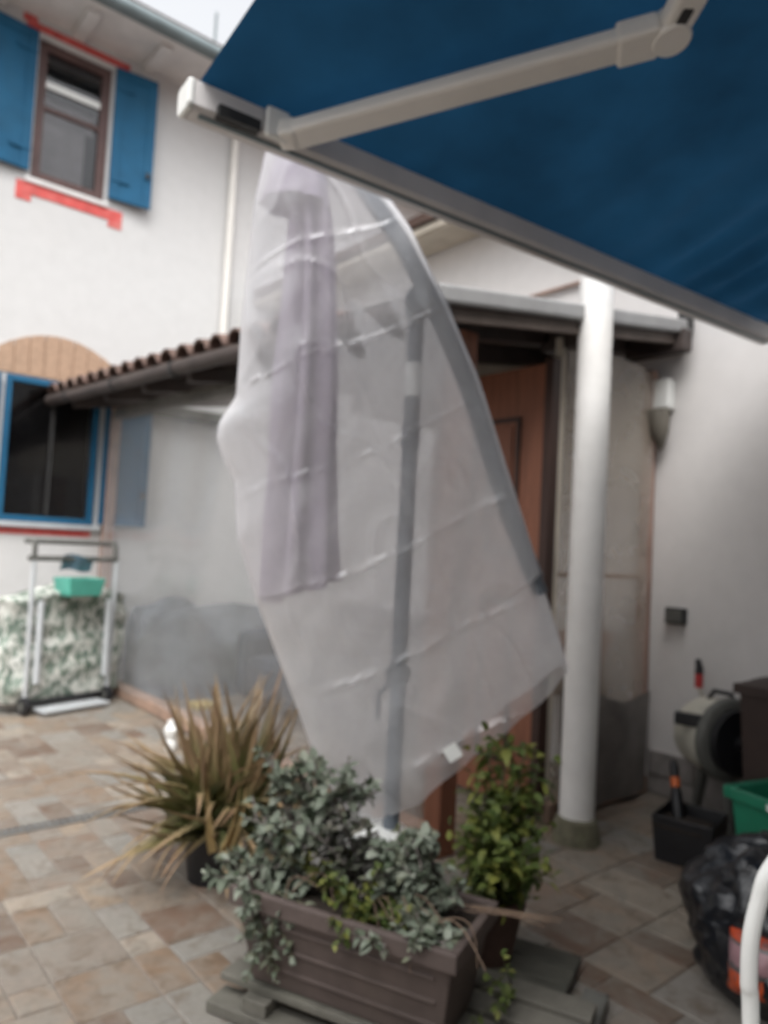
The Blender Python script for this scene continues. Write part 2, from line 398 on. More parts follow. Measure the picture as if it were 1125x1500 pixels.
M['straw'] = plain('straw dead leaf', (0.36, 0.26, 0.12), 0.7, 0.3, 14, rnd=True)

def make_leafprint():
    "faded leaf-print fabric: pale ground, grey-green upright fronds"
    t = NT('leaf print fabric').set(0.85, 0.2); v = t.coords((1, 1, 0.75))
    vo = t.n('TexVoronoi'); vo.inputs['Scale'].default_value = 19; vo.inputs['Randomness'].default_value = 1
    wv = t.mix(0.06, v, t.n('TexNoise').outputs['Color'])
    t.l(wv, vo.inputs['Vector'])
    fronds = t.noise(t.coords((1, 1, 0.5)), 24, 3, 0.5, 0.4)
    pal = t.ramp(vo.outputs['Color'], [(0.2, (0.13, 0.17, 0.14)), (0.42, (0.50, 0.52, 0.48)), (0.6, (0.22, 0.27, 0.23)), (0.8, (0.60, 0.61, 0.58))], 'CONSTANT')
    col = t.mix(t.ramp(fronds, [(0.46, (0, 0, 0)), (0.56, (0.8, 0.8, 0.8))]), pal, (0.56, 0.56, 0.52))
    f2 = t.noise(t.coords((1, 1, 0.6)), 21, 3, 0.5, 0.8)
    col = t.mix(t.ramp(f2, [(0.55, (0, 0, 0)), (0.62, (0.8, 0.8, 0.8))]), col, (0.12, 0.165, 0.125))
    t.l(col, t.b.inputs['Base Color']); return t.m
M['leafprint'] = make_leafprint()

def make_bag():
    t = NT('black bin liner').set(0.28, 0.6); t.b.inputs['Base Color'].default_value = (0.008, 0.009, 0.012, 1)
    v = t.coords(); n = t.noise(v, 7, 4, 0.5, 1.0); t.bump(n, 0.5, 0.04); return t.m
M['bag'] = make_bag()

def make_packprint():
    t = NT('orange printed pack').set(0.35, 0.45); v = t.coords()
    sep = t.n('SeparateXYZ'); t.l(v, sep.inputs[0])
    band = t.ramp(sep.outputs[2], [(0.0, (0.50, 0.075, 0.018)), (0.075, (0.10, 0.09, 0.09)), (0.09, (0.34, 0.20, 0.22)), (0.15, (0.09, 0.09, 0.09)), (0.16, (0.45, 0.06, 0.02))], 'CONSTANT')
    n = t.noise(v, 16, 3); col = t.mix(t.ramp(n, [(0.48, (0, 0, 0)), (0.60, (0.75, 0.75, 0.75))]), band, (0.09, 0.08, 0.085))
    t.l(col, t.b.inputs['Base Color']); t.bump(t.noise(v, 9, 3), 0.4, 0.02); return t.m
M['pack'] = make_packprint()

# ------------------------------------------------------------------ ground and paving
g = MB().add([(-40, -40, -0.006), (40, -40, -0.006), (40, 40, -0.006), (-40, 40, -0.006)], [(0, 1, 2, 3)]).build('ground', M['mortar'])
g['kind'] = 'structure'; g['label'] = 'courtyard floor of mixed beige and brown stone tiles'

CELL, U0, V0, NU, NV = 0.118, -1.15, -0.45, 44, 60
DRAIN_ROW = int(round((3.45 - V0) / CELL))
def build_paving():
    used = set(); tiles = []
    rs = random.Random(5)
    sizes = [(1, 1)] * 2 + [(2, 1)] * 3 + [(1, 2)] * 3 + [(2, 2)] * 6 + [(3, 2)] + [(2, 3)]
    for j in range(NV):
        for i in range(NU):
            if (i, j) in used: continue
            rs.shuffle(sizes)
            for a, b in sizes + [(1, 1)]:
                cells = [(i + p, j + q) for p in range(a) for q in range(b)]
                if i + a <= NU and j + b <= NV and not any(c in used for c in cells) and not (j < DRAIN_ROW < j + b): break
            used.update(cells)
            tiles.append((U0 + i * CELL, V0 + j * CELL + (0.075 if j >= DRAIN_ROW else 0), a, b))
    def seen(t):
        x, y, a, b = t
        pr = project((x + a * CELL / 2, y + b * CELL / 2, 0))
        if not pr or not (-60 < pr[0] < 1185 and 820 < pr[1] < 1560): return 0
        if x > 2.3 and y > 2.28: return 0.001 * a * b / pr[2] ** 2       # inside the porch
        return a * b / pr[2] ** 2
    tiles.sort(key=seen, reverse=True)
    meshes = {}; rest = MB()
    for k, (x, y, a, b) in enumerate(tiles):
        dx, dy = a * CELL - 0.005, b * CELL - 0.005
        if k < 300:
            if (a, b) not in meshes:
                meshes[(a, b)] = bevelled_mesh(MB().box((-dx / 2, -dy / 2, -0.012), (dx / 2, dy / 2, 0)), 'paving_tile', 0.004, M['tile'])
            mt = Matrix.Translation((x + a * CELL / 2, y + b * CELL / 2, rs.uniform(-0.002, 0.001))) @ Matrix.Rotation(rs.gauss(0, 0.004), 4, 'Z') @ Matrix.Rotation(rs.gauss(0, 0.003), 4, 'X')
            piece(meshes[(a, b)], 'paving_tile', mt, g)
        else:
            rest.box((x + 0.004, y + 0.004, -0.0115), (x + a * CELL - 0.004, y + b * CELL - 0.004, rs.uniform(-0.002, 0)))
    rest.build('paving_tiles', M['tile'], g, kind='stuff')
build_paving()

# drain channel along the paving
DV = V0 + DRAIN_ROW * CELL
dr = thing('drain_channel', 'narrow grey drain grating running across the paving', 'drain', (0.6, DV + 0.037, 0))
mb = MB(); mb.box((-1.1, DV + 0.004, -0.011), (2.27, DV + 0.014, 0.003)); mb.box((-1.1, DV + 0.061, -0.011), (2.27, DV + 0.071, 0.003)); mb.build('edge_frame', M['grate'], dr)
mb = MB()
for k in range(112): mb.box((-1.09 + k * 0.03, DV + 0.0145, -0.010), (-1.074 + k * 0.03, DV + 0.0605, 0.001))
mb.build('grating', M['grate'], dr, kind='stuff')

# ------------------------------------------------------------------ house at the back left
HV = 6.6
def wall_with_holes(u0, u1, z0, z1, holes, v, depth):
    us = sorted({u0, u1, *[h[0] for h in holes], *[h[1] for h in holes]}); zs = sorted({z0, z1, *[h[2] for h in holes], *[h[3] for h in holes]})
    mb = MB()
    for a, b in zip(us, us[1:]):
        for c, d in zip(zs, zs[1:]):
            if any(h[0] <= a and b <= h[1] and h[2] <= c and d <= h[3] for h in holes): continue
            mb.add([(a, v, c), (b, v, c), (b, v, d), (a, v, d)], [(0, 1, 2, 3)])
    for a, b, c, d in holes:
        mb.add([(a, v, c), (b, v, c), (b, v, d), (a, v, d), (a, v + depth, c), (b, v + depth, c), (b, v + depth, d), (a, v + depth, d)],
               [(0, 1, 5, 4), (1, 2, 6, 5), (2, 3, 7, 6), (3, 0, 4, 7)])
    mb.add([(u0, v, z0), (u1, v, z0), (u1, v, z1), (u0, v, z1), (u0, v + depth, z0), (u1, v + depth, z0), (u1, v + depth, z1), (u0, v + depth, z1)],
           [(0, 4, 7, 3), (1, 2, 6, 5), (3, 7, 6, 2)])
    return mb
house = thing('house', 'white plastered two-storey house with blue shutters and red trim', 'house', (1.8, HV, 0))
UW = (1.50, 2.11, 4.24, 5.44); LW = (1.44, 2.21, 1.37, 2.57)
wall_with_holes(-3, 7, 0, 5.75, [UW, LW], HV, 0.28).build('wall', M['plaster'], house)

def shutter_leaf(name, u0, u1, z0, z1, hinge_left, ang, label=None):
    "panelled blue leaf, hinged at one side and folded back to the wall"
    W_ = u1 - u0; mb = MB(); H_ = z1 - z0; fr_ = 0.075
    pn = MB()
    for a, b in (((0, 0, 0), (fr_, 0.035, H_)), ((W_ - fr_, 0, 0), (W_, 0.035, H_)), ((fr_, 0, 0), (W_ - fr_, 0.035, 0.10)), ((fr_, 0, H_ - 0.085), (W_ - fr_, 0.035, H_))):
        mb.box(a, b)
    pn.box((fr_, 0.010, 0.10), (W_ - fr_, 0.026, H_ - 0.085))
    hh = [MB().box((0.0 if hinge_left else W_ - 0.17, -0.008, zz), (0.17 if hinge_left else W_, -0.001, zz + 0.03)) for zz in (0.16, H_ - 0.2)]
    cat_ = MB().box((W_ - 0.06 if hinge_left else 0.03, -0.03, H_ * 0.22), (W_ - 0.03 if hinge_left else 0.06, -0.001, H_ * 0.22 + 0.05))
    px = 0 if hinge_left else W_
    R_ = Matrix.Translation((u0 + px, HV - 0.05, z0)) @ Matrix.Rotation(ang, 4, 'Z') @ Matrix.Translation((-px, 0, 0))
    for q in (mb, pn, cat_, *hh): q.v = [R_ @ v for v in q.v]
    o = mb.build(name, M['blue'], house, bevel=0.004)
    pn.build('panel', M['blue'], o); cat_.build('catch', M['blackgap'], o)
    for h in hh: h.build('hinge', M['blue'], o)
    if label: o['label'] = label
    return o
shutter_leaf('shutter', 2.13, 2.50, 4.27, 5.46, True, math.radians(-7))
shutter_leaf('shutter', 1.07, 1.48, 4.27, 5.46, False, math.radians(5))
shutter_leaf('shutter', 2.25, 2.66, 1.38, 2.56, True, math.radians(-3), 'blue shutter of the lower window, dim behind the porch film')
shutter_leaf('shutter', 0.98, 1.40, 1.38, 2.56, False, math.radians(4))

def window(hole, fmat, fw, setback, sash=True, mull=False):
    u0, u1, z0, z1 = hole; v = HV + setback
    mb = MB(); mb.box((u0, v, z0), (u0 + fw, v + 0.06, z1)); mb.box((u1 - fw, v, z0), (u1, v + 0.06, z1))
    mb.box((u0 + fw, v, z0), (u1 - fw, v + 0.06, z0 + fw)); mb.box((u0 + fw, v, z1 - fw), (u1 - fw, v + 0.06, z1))
    o = mb.build('window', fmat, house, bevel=0.004)
    MB().box((u0 + fw, v + 0.03, z0 + fw), (u1 - fw, v + 0.034, z1 - fw)).build('pane', M['glass'], o)
    return o, v
uwin, v = window(UW, M['frame_brown'], 0.075, 0.02)
MB().box((1.58, v + 0.10, 4.32), (1.95, v + 0.125, 4.84)).build('curtain', M['curtain'], uwin)
MB().box((1.58, v + 0.14, 4.85), (2.03, v + 0.17, 5.03)).build('shelf_panel', M['curtain'], uwin)
MB().box((1.576, v + 0.012, 5.06), (2.034, v + 0.029, 5.115)).build('pane_bar', M['white_plastic'], uwin)  # bright reflection across the glass, put in as a white bar
MB().box((1.576, v + 0.012, 4.86), (2.034, v + 0.029, 4.90)).build('pane_bar', M['frame_brown'], uwin)
MB().box((1.45, HV + 0.28, 4.1), (2.2, HV + 0.30, 5.5)).build('room_dark_sheet', M['interior'], uwin)
lwin, v = window(LW, M['blue'], 0.05, -0.015)
MB().box((1.81, v + 0.012, 1.43), (1.84, v + 0.028, 2.51)).build('mullion', M['blackgap'], lwin)
MB().box((1.40, HV + 0.27, 1.3), (2.25, HV + 0.29, 2.65)).build('room_dark_sheet', M['interior'], lwin)
MB().box((1.38, HV - 0.05, 1.325), (2.27, HV + 0.05, 1.366)).build('sill', M['alu'], house, bevel=0.004)
MB().box((1.46, HV - 0.025, 4.19), (2.15, HV + 0.015, 4.232)).build('sill', M['soffit'], house, bevel=0.004)
mb = MB(); mb.box((1.39, HV - 0.006, 5.49), (2.26, HV + 0.01, 5.55)); mb.box((1.39, HV - 0.0065, 5.43), (1.47, HV + 0.0105, 5.489)); mb.box((2.17, HV - 0.0065, 5.43), (2.26, HV + 0.0105, 5.489)); mb.box((1.36, HV - 0.007, 5.53), (1.47, HV + 0.012, 5.59))
mb.build('red_trim', M['red'], house)
mb = MB(); mb.box((1.40, HV - 0.008, 4.09), (2.28, HV + 0.01, 4.188)); mb.box((1.40, HV - 0.0065, 4.03), (1.52, HV + 0.0105, 4.089)); mb.box((2.16, HV - 0.0065, 4.03), (2.28, HV + 0.0105, 4.089))
mb.build('red_trim', M['red'], house)
mb = MB(); mb.box((1.34, HV - 0.006, 1.265), (2.20, HV + 0.01, 1.323)); mb.build('red_trim', M['red'], house)
# brick arch over the lower window
arch = MB().add([(1.36, HV - 0.002, 2.58), (2.31, HV - 0.002, 2.58), (2.31, HV - 0.002, 2.73), (2.1, HV - 0.002, 2.88), (1.83, HV - 0.002, 2.93), (1.57, HV - 0.002, 2.88), (1.36, HV - 0.002, 2.73)], [(0, 1, 2, 3, 4, 5, 6)]).build('brick_arch', M['brick'], house)
NB = 8
for k in range(NB):
    def au(i, top):
        s_ = (i / NB) * 2 - 1
        return (1.835 + s_ * (0.46 if not top else 0.475), (2.585 if not top else 2.955 - 0.17 * s_ * s_))
    mb = MB(); e = 0.005
    (a0, c0), (a1, c1), (a2, c2), (a3, c3) = au(k, 0), au(k + 1, 0), au(k + 1, 1), au(k, 1)
    P = [(a0 + e, c0), (a1 - e, c1), (a2 - e, c2), (a3 + e, c3)]; dv = random.uniform(0.008, 0.014)
    mb.add([(a, HV - dv, c) for a, c in P] + [(a, HV + 0.01, c) for a, c in P], [(0, 1, 2, 3), (0, 4, 5, 1), (1, 5, 6, 2), (2, 6, 7, 3), (3, 7, 4, 0)])
    mb.build('brick', M['brick'], arch)
# eave
ev = MB().box((-3, 6.06, 5.60), (7, HV + 0.3, 5.655)).build('eave_board', M['soffit'], house)
for k in range(14):
    u = -2.6 + k * 0.62
    MB().box((u, 6.14, 5.555), (u + 0.10, HV, 5.5985)).build('rafter_tail', M['soffit'], ev)
mb = MB(); mb.obox((-3, 6.0, 5.66), (10, 0, 0), (0, 3.0, 0.9), (0, -0.02, 0.06)); mb.build('roof', M['rooftile'], house)
MB().tube([(-3, 5.99, 5.625), (7, 5.99, 5.625)], 0.065, 12).build('gutter', M['gutter'], house, smooth=True)
MB().tube([(3.32, 6.545, 2.9), (3.32, 6.545, 5.45), (3.30, 6.30, 5.55), (3.30, 6.02, 5.58)], 0.035, 10).build('downpipe', M['downpipe'], house, smooth=True)

an = thing('antenna', 'thin antenna rod standing above the house roof', 'antenna', (4.17, 9.0, 6.56))
MB().tube([(4.17, 9, 6.56), (4.17, 9, 8.35)], 0.018, 8).build('rod', M['gutter'], an)
MB().tube([(4.02, 9, 7.86), (4.32, 9, 7.86)], 0.012, 6).build('crossbar', M['gutter'], an)

# ------------------------------------------------------------------ wing on the right
WU = 3.98
wing = thing('wing_building', 'off-white single-storey wing with stone plinth on the right', 'building', (WU, 1.0, 0))
MB().box((WU, -1.6, 0), (WU + 0.3, HV - 0.004, 3.7)).build('wall', M['plaster_wing'], wing)
es = MB().box((3.66, -1.6, 3.70), (WU + 0.5, HV - 0.004, 3.75)).build('eave_board', M['soffit_wing'], wing)
for k in range(2): MB().box((3.68 + k * 0.148, -1.6, 3.6855), (3.68 + k * 0.148 + 0.142, HV - 0.005, 3.6995)).build('soffit_board', M['soffit_wing'], es)
MB().obox((3.63, -1.6, 3.76), (3, 0, 0.9), (0, 8.15, 0), (-0.02, 0, 0.06)).build('roof', M['rooftile'], wing)
MB().tube([(3.955, 2.3, 3.10), (3.955, 4.2, 3.085)], 0.014, 8).build('conduit', M['pinkwood'], wing)
pl_ = MB().box((WU - 0.012, -1.4, 0), (WU - 0.001, 2.27, 0.238)).build('plinth', M['mortar'], wing)
vv = 2.265
while vv > -1.2:
    L_ = random.uniform(0.17, 0.34); top = 0.24 + random.uniform(-0.008, 0.008); e = 0.005
    split = random.random() < 0.6; zc = random.uniform(0.09, 0.15)
    for za, zb in (((0.002, zc), (zc, top)) if split else ((0.002, top),)):
        me = bevelled_mesh(MB().box((-0.012 - random.uniform(0, 0.008), -L_ / 2 + e, za + e), (0.01, L_ / 2 - e, zb - e)), 'stone', 0.004, M['stone'])
        piece(me, 'stone', Matrix.Translation((WU - 0.012, vv - L_ / 2, 0)), pl_)
    vv -= L_
# socket and wall fitting
so = thing('wall_socket', 'black socket box on the white right wall', 'socket', (WU, 2.12, 0.97))
MB().box((WU - 0.045, 2.065, 0.965), (WU - 0.001, 2.18, 1.055)).build('box', M['black_plastic'], so, bevel=0.006)
MB().box((WU - 0.052, 2.075, 0.975), (WU - 0.0455, 2.17, 1.045)).build('cover_flap', M['grey_plastic'], so, bevel=0.003)
wlp = thing('wall_lamp', 'white wall lamp with grey pointed shade beside the porch post', 'wall lamp', (WU, 2.23, 1.95))
MB().box((WU - 0.085, 2.175, 2.185), (WU - 0.001, 2.285, 2.36)).build('bracket', M['white_plastic'], wlp, bevel=0.012)
MB().lathe((WU - 0.075, 2.215, 1.945), [(0.0, 0.0), (0.022, 0.03), (0.05, 0.10), (0.064, 0.17), (0.066, 0.235), (0.05, 0.239)], 20, (-0.10, 0.10, 1)).build('shade', M['lampgrey'], wlp, smooth=True)

# ------------------------------------------------------------------ porch in the corner of house and wing
PU, PV = 2.334, 2.30
porch = thing('porch', 'tiled lean-to porch closed with cloudy plastic sheets', 'porch', (PU, PV, 0))
E0, E1 = Vector((1.82, HV - 0.01, 2.43)), Vector((2.05, 2.10, 2.33))
R0, R1 = Vector((3.97, HV - 0.01, 2.80)), Vector((3.97, 2.12, 2.655))
def roofp(s, t): return (E0.lerp(E1, t)).lerp(R0.lerp(R1, t), s)        # s up the slope, t from house to front
mb = MB()
for (s0_, s1_, t0_, t1_) in ((0, 0.20, 0, 1), (0.20, 1, 0.75, 1)):
    for dz in (0, 0.045): mb.grid(lambda a, b: roofp(s0_ + (s1_ - s0_) * a, t0_ + (t1_ - t0_) * b) + Vector((0, 0, dz)), 6, 10)
rf = mb.build('roof', M['darkwood'], porch)
MB().grid(lambda a, b: roofp(0.20 + 0.80 * a, 0.75 * b) + Vector((0, 0, 0.03 + 0.008 * math.sin(a * 120))), 120, 6).build('added_light_panel', M['added_polycarb'], porch, smooth=True)  # unseen panel added so that daylight brightens the porch interior
nrm = (roofp(1, 0.5) - roofp(0, 0.5)).cross(roofp(0, 1) - roofp(0, 0)).normalized()
nrm = nrm if nrm.z > 0 else -nrm
tm = MB()
def tile_arc(a, b):
    th = math.pi * a; r = 0.085 - 0.014 * b
    return Vector((b * 0.40, -r * math.cos(th), r * 0.72 * math.sin(th)))
tm.grid(tile_arc, 8, 1); tm.grid(lambda a, b: tile_arc(a, b) - Vector((0, 0, 0.014)) + Vector((0, 0, 0)), 8, 1)
tm.grid(lambda a, b: tile_arc(a, 0) - Vector((0, 0, 0.014 * b)), 8, 1)
tme = tm.mesh('roof_tile', smooth=True, angle=40); tme.materials.append(M['rooftile'])
sd_ = (roofp(1, 0.5) - roofp(0, 0.5)); SL = sd_.length; sx = sd_.normalized(); sy = nrm.cross(sx)
rs = random.Random(3)
for c in range(22):
    t_ = (c + 0.5) / 22
    for r in range(2 if c < 14 else 1 if c < 18 else 0):
        p = roofp(0, t_) + sx * (-0.05 + r * 0.345) + nrm * (0.052 + 0.012 * (r % 2)) + sy * rs.gauss(0, 0.004)
        M4 = Matrix((sx, sy, nrm)).transposed().to_4x4(); M4.translation = p
        piece(tme, 'roof_tile', M4 @ Matrix.Rotation(rs.gauss(0, 0.02), 4, 'Z') @ Matrix.Rotation(math.radians(-1.5), 4, 'Y'), rf)
# gutter under the eave, with brackets
gp = [E0.lerp(E1, k / 8) + Vector((-0.035, 0, -0.03 - 0.004 * math.sin(k))) for k in range(9)]
gt = MB().tube(gp, 0.045, 12).build('gutter', M['darkwood'], porch, smooth=True)
for k in range(5):
    p = E0.lerp(E1, 0.1 + k * 0.2) + Vector((-0.035, 0, -0.03)); MB().tube([p - Vector((0, 0.012, 0)), p + Vector((0, 0.012, 0))], 0.055, 12).build('gutter_bracket', M['blackgap'], gt)
for k in range(7):
    t_ = 0.06 + k * 0.145; MB().bar(roofp(0.03, t_) - Vector((0, 0, 0.055)), roofp(0.99, t_) - Vector((0, 0, 0.055)), 0.07, 0.10).build('rafter', M['darkwood'], porch)
# verge: pale rounded trim on a dark board
a, b = roofp(-0.05, 1) + Vector((0, -0.03, -0.005)), roofp(1, 1) + Vector((0, -0.03, -0.005))
MB().bar(a, b, 0.035, 0.078).build('verge_trim', M['trim'], porch, bevel=0.014)
MB().bar(a + Vector((0.02, 0.03, -0.07)), b + Vector((-0.01, 0.03, -0.07)), 0.03, 0.055).build('verge_board', M['brownboard'], porch)
for u, q in ((3.09, 0.5), (3.86, 0.94)):
    z_ = 2.345 + (u - 2.02) / 1.95 * 0.31
    MB().box((u - 0.045, 2.05, z_ - 0.15), (u + 0.045, 2.42, z_ - 0.03)).build('beam_end', M['darkwood'], porch, bevel=0.005)
MB().box((3.88, 2.07, 2.62), (3.96, 2.13, 2.74)).build('end_cap', M['blackgap'], porch, bevel=0.01)
# posts, plates and rails
ip_ = [(2.40, 2.02), (3.97, 2.02), (3.97, 2.685), (2.40, 2.415)]
MB().add([(x, 3.16, z) for x, z in ip_] + [(x, 3.185, z) for x, z in ip_], [(0, 1, 2, 3), (7, 6, 5, 4), (0, 4, 5, 1), (1, 5, 6, 2), (2, 6, 7, 3), (3, 7, 4, 0)]).build('inner_panel', M['soffit_wing'], porch)
MB().box((PU - 0.045, 6.52, 0.0), (PU + 0.045, 6.595, 2.44)).build('post', M['pinkwood'], porch, bevel=0.004)
MB().box((PU - 0.05, PV - 0.05, 0.0), (PU + 0.05, PV + 0.05, 2.28)).build('post', M['doorwood'], porch, bevel=0.005)
MB().box((3.885, PV - 0.03, 0.0), (3.945, PV + 0.03, 2.42)).build('post', M['pinkwood'], porch, bevel=0.004)
MB().box((3.03, PV - 0.02, 0.10), (3.075, PV + 0.02, 2.42)).build('door_post', M['soffit_wing'], porch, bevel=0.004)
MB().bar((PU, PV + 0.05, 2.27), (PU, 6.51, 2.36), 0.06, 0.09).build('top_plate', M['greywood'], porch)
MB().box((2.40, 6.50, 2.42), (3.95, 6.595, 2.52)).build('wall_plate', M['greywood'], porch)
MB().box((PU - 0.05, PV + 0.06, 0.001), (PU + 0.06, 6.51, 0.085)).build('base_rail', M['rail'], porch, bevel=0.012)
MB().box((3.03, PV - 0.05, 0.001), (3.94, PV + 0.05, 0.10)).build('base_rail', M['rail'], porch, bevel=0.012)
MB().box((3.09, PV - 0.012, 1.205), (3.88, PV + 0.012, 1.23)).build('cross_rail', M['pinkwood'], porch)
# plastic sheets: hung film with soft vertical waves
def sheet_left(a, b):
    v = PV + 0.06 + a * (6.50 - PV - 0.06); z = 0.08 + b * (2.22 + 0.09 * a - 0.03 * math.sin(a * 9) ** 2)
    return Vector((PU - 0.055 + 0.014 * math.sin(v * 7.5 + z * 1.2) * (1 - b * 0.5) + 0.02 * nz((v, z, 0), 1.6, 2), v, z))
MB().grid(sheet_left, 90, 40).build('plastic_sheet', M['sheet'], porch, smooth=True, angle=None)
def sheet_front(a, b):
    u = 3.075 + a * 0.81; z = 0.10 + b * (2.26 + 0.06 * math.sin(a * 3.0))
    return Vector((u, PV - 0.035 + 0.010 * math.sin(u * 13) + 0.018 * nz((u, z, 3), 2.2, 4), z))
MB().grid(sheet_front, 40, 50).build('plastic_sheet', M['sheet_clear'], porch, smooth=True, angle=None)
MB().grid(lambda a, b: Vector((3.08 + a * 0.80, PV - 0.075 + 0.014 * math.sin(a * 14 + b * 2) - 0.02 * b * (1 - b), 0.03 + b * (0.57 + 0.06 * math.sin(a * 5 + 1)))), 30, 16).build('lower_sheet', M['tarp'], porch, smooth=True, angle=None)
# door leaf standing open into the porch
DU = 2.99
dr_ = MB().box((DU - 0.02, PV + 0.02, 0.05), (DU + 0.02, 3.13, 2.28)).build('door', M['doorwood'], porch, bevel=0.004)
for (v0, v1, z0, z1) in ((2.47, 2.69, 1.30, 2.02), (2.78, 3.00, 1.30, 2.02), (2.47, 2.69, 0.25, 1.08), (2.78, 3.00, 0.25, 1.08)):
    mb = MB(); w_ = 0.022
    mb.box((DU - 0.032, v0, z0), (DU - 0.0205, v0 + w_, z1)); mb.box((DU - 0.032, v1 - w_, z0), (DU - 0.0205, v1, z1))
    mb.box((DU - 0.032, v0 + w_, z0), (DU - 0.0205, v1 - w_, z0 + w_)); mb.box((DU - 0.032, v0 + w_, z1 - w_), (DU - 0.0205, v1 - w_, z1)); mb.build('moulding', M['doordark'], dr_)
    MB().box((DU - 0.028, v0 + 0.05, z0 + 0.05), (DU - 0.0206, v1 - 0.05, z1 - 0.05)).build('door_panel', M['doorwood'], dr_, bevel=0.006)
MB().box((DU - 0.03, PV - 0.028, 0.05), (DU + 0.035, PV + 0.019, 2.30)).build('door_edge', M['doordark'], dr_)
MB().tube([(DU - 0.02, 3.05, 1.10), (DU - 0.07, 3.05, 1.10), (DU - 0.07, 2.94, 1.10)], 0.010, 8).build('handle', M['alu'], dr_)

# things inside the porch, seen dimly through the film
sofa = thing('sofa', 'dark blue-grey sofa dimly seen through the porch film', 'sofa', (3.45, 4.45, 0))
MB().box((3.0, 3.7, 0.08), (3.85, 5.2, 0.42)).build('seat', M['sofa'], sofa, bevel=0.09)
MB().obox((3.70, 3.7, 0.36), (0.22, 0, 0), (0, 1.5, 0), (0.03, 0, 0.46)).build('backrest', M['sofa'], sofa, bevel=0.09)
for v0 in (3.52, 5.2): MB().box((3.0, v0, 0.05), (3.9, v0 + 0.18, 0.60)).build('armrest', M['sofa'], sofa, bevel=0.08)
yb = tag(MB().box((2.62, 5.20, 0.001), (2.78, 5.36, 0.045)).build('yellow_box', M['yellow'], None, bevel=0.006), 'flat yellow box low behind the porch film', 'box')
def heap(a, b):
    th = 2 * math.pi * a; c, q = math.cos(th), math.sin(th); ex = 3.0
    rx = abs(c) ** (2 / ex) * (1 if c > 0 else -1); ry = abs(q) ** (2 / ex) * (1 if q > 0 else -1)
    sq = (1 - max(0, b - 0.55) / 0.45 * 0.95) ** 0.6; n_ = nz((rx * 2, ry * 1.5, b * 2), 1.1, 3)
    z = 0.005 + (0.58 + 0.40 * nz((rx * 2.2 * sq, ry * 1.3 * sq, 0), 1.0, 6) ) * min(1, b / 0.72)
    return Vector((3.19 + rx * (0.76 + 0.02 * n_) * (0.75 + 0.25 * sq), 6.05 + ry * (0.46 + 0.05 * n_) * sq, z + 0.03 * n_ * b))
tag(MB().grid(heap, 60, 30, closed=True).build('covered_table', M['bluegrey'], None, smooth=True), 'table under a blue-grey cloth against house wall inside the porch', 'covered table')
cl = tag(MB().grid(lambda a, b: Vector((3.86 - 0.10 * math.sin(math.pi * b) - 0.04 * math.sin(a * 12), 2.45 + a * 0.75, 0.45 + b * (0.42 + 0.05 * math.sin(a * 7)))), 24, 10).build('cloth_bundle', M['pink_stuff'], None, smooth=True), 'pinkish brown cloth bundle behind the film right of the door', 'cloth')

# ------------------------------------------------------------------ column
col = thing('column', 'round white column with mossy stone foot before the porch', 'column', (2.985, 2.055, 0))
MB().lathe((2.985, 2.055, 0.10), [(0.080, 0), (0.080, 2.70)], 40).build('shaft', M['column'], col, smooth=True, angle=60)
def foot(a, b):
    th = 2 * math.pi * a; r = (0.112 - 0.022 * b) * (1 + 0.06 * nz((math.cos(th), math.sin(th), b), 2.5)) if b < 0.99 else 0.06
    return Vector((2.985 + r * math.cos(th), 2.055 + r * math.sin(th), b * 0.125))
MB().grid(foot, 28, 6, closed=True).build('foot', M['moss'], col, smooth=True)

# ------------------------------------------------------------------ house behind the viewpoint: carries the awning
rear = thing('rear_house', 'white house front behind the viewpoint, carrying the blue awning', 'house', (0.8, -1.52, 0))
MB().box((-4.5, -1.85, 0), (WU - 0.002, -1.52, 5.4)).build('wall', M['plaster_wing'], rear)
MB().box((-4.6, -2.0, 5.402), (WU, -1.0, 5.47)).build('eave_board', M['soffit'], rear)
MB().obox((-4.6, -0.95, 5.48), (WU + 4.6, 0, 0), (0, -3.0, 0.9), (0, 0, 0.06)).build('roof', M['rooftile'], rear)
MB().box((0.9, -1.515, 0.02), (1.9, -1.47, 2.2)).build('door', M['doorwood'], rear, bevel=0.005)

# ------------------------------------------------------------------ awning
SA = math.tan(math.radians(16))
BL, BR = Vector((0.78, 1.815, 2.45)), Vector((3.72, 1.58, 2.45))
aw = thing('awning', 'dark blue retractable awning overhead with cream folding arm', 'awning', (2.2, 1.7, 2.4))
bd = (BR - BL).normalized(); bn = Vector((-bd.y, bd.x, 0))            # bn points away from the camera side
BACK = -1.45
def fab(a, b):
    p = BL.lerp(BR, a) + bd * (0.012 if a == 0 else 0); v = p.y + (BACK - p.y) * b; run = p.y - v
    z = p.z + 0.036 + run * SA - 0.05 * math.sin(math.pi * min(1, b * 1.0)) * (0.6 + 0.4 * a)
    # soft pleats fanning out of the front bar towards the right end
    k = max(0, a - 0.42) / 0.58
    z += 0.055 * k * math.exp(-((b) / 0.19) ** 2) * min(1, b * 14) * math.sin(a * 85 + b * 22 + 1.5 * math.sin(a * 17)) + 0.006 * nz((a * 4, b * 4, 0), 1.5, 5)
    return Vector((p.x + bn.x * 0, v, z))
MB().grid(fab, 200, 60).build('canvas', M['awning'], aw, smooth=True, angle=None)
mb = MB()
prof = [(-0.04, -0.026), (-0.028, -0.038), (0.028, -0.038), (0.04, -0.024), (0.04, 0.025), (0.028, 0.038), (-0.04, 0.038)]
n = len(prof)
for P in (BL, BR): mb.add([P + bn * a_ + Vector((0, 0, b_)) for a_, b_ in prof], [])
mb.f = [(i, (i + 1) % n, n + (i + 1) % n, n + i) for i in range(n)]
bar_ = mb.build('front_bar', M['awn_bar'], aw, smooth=True, angle=25)
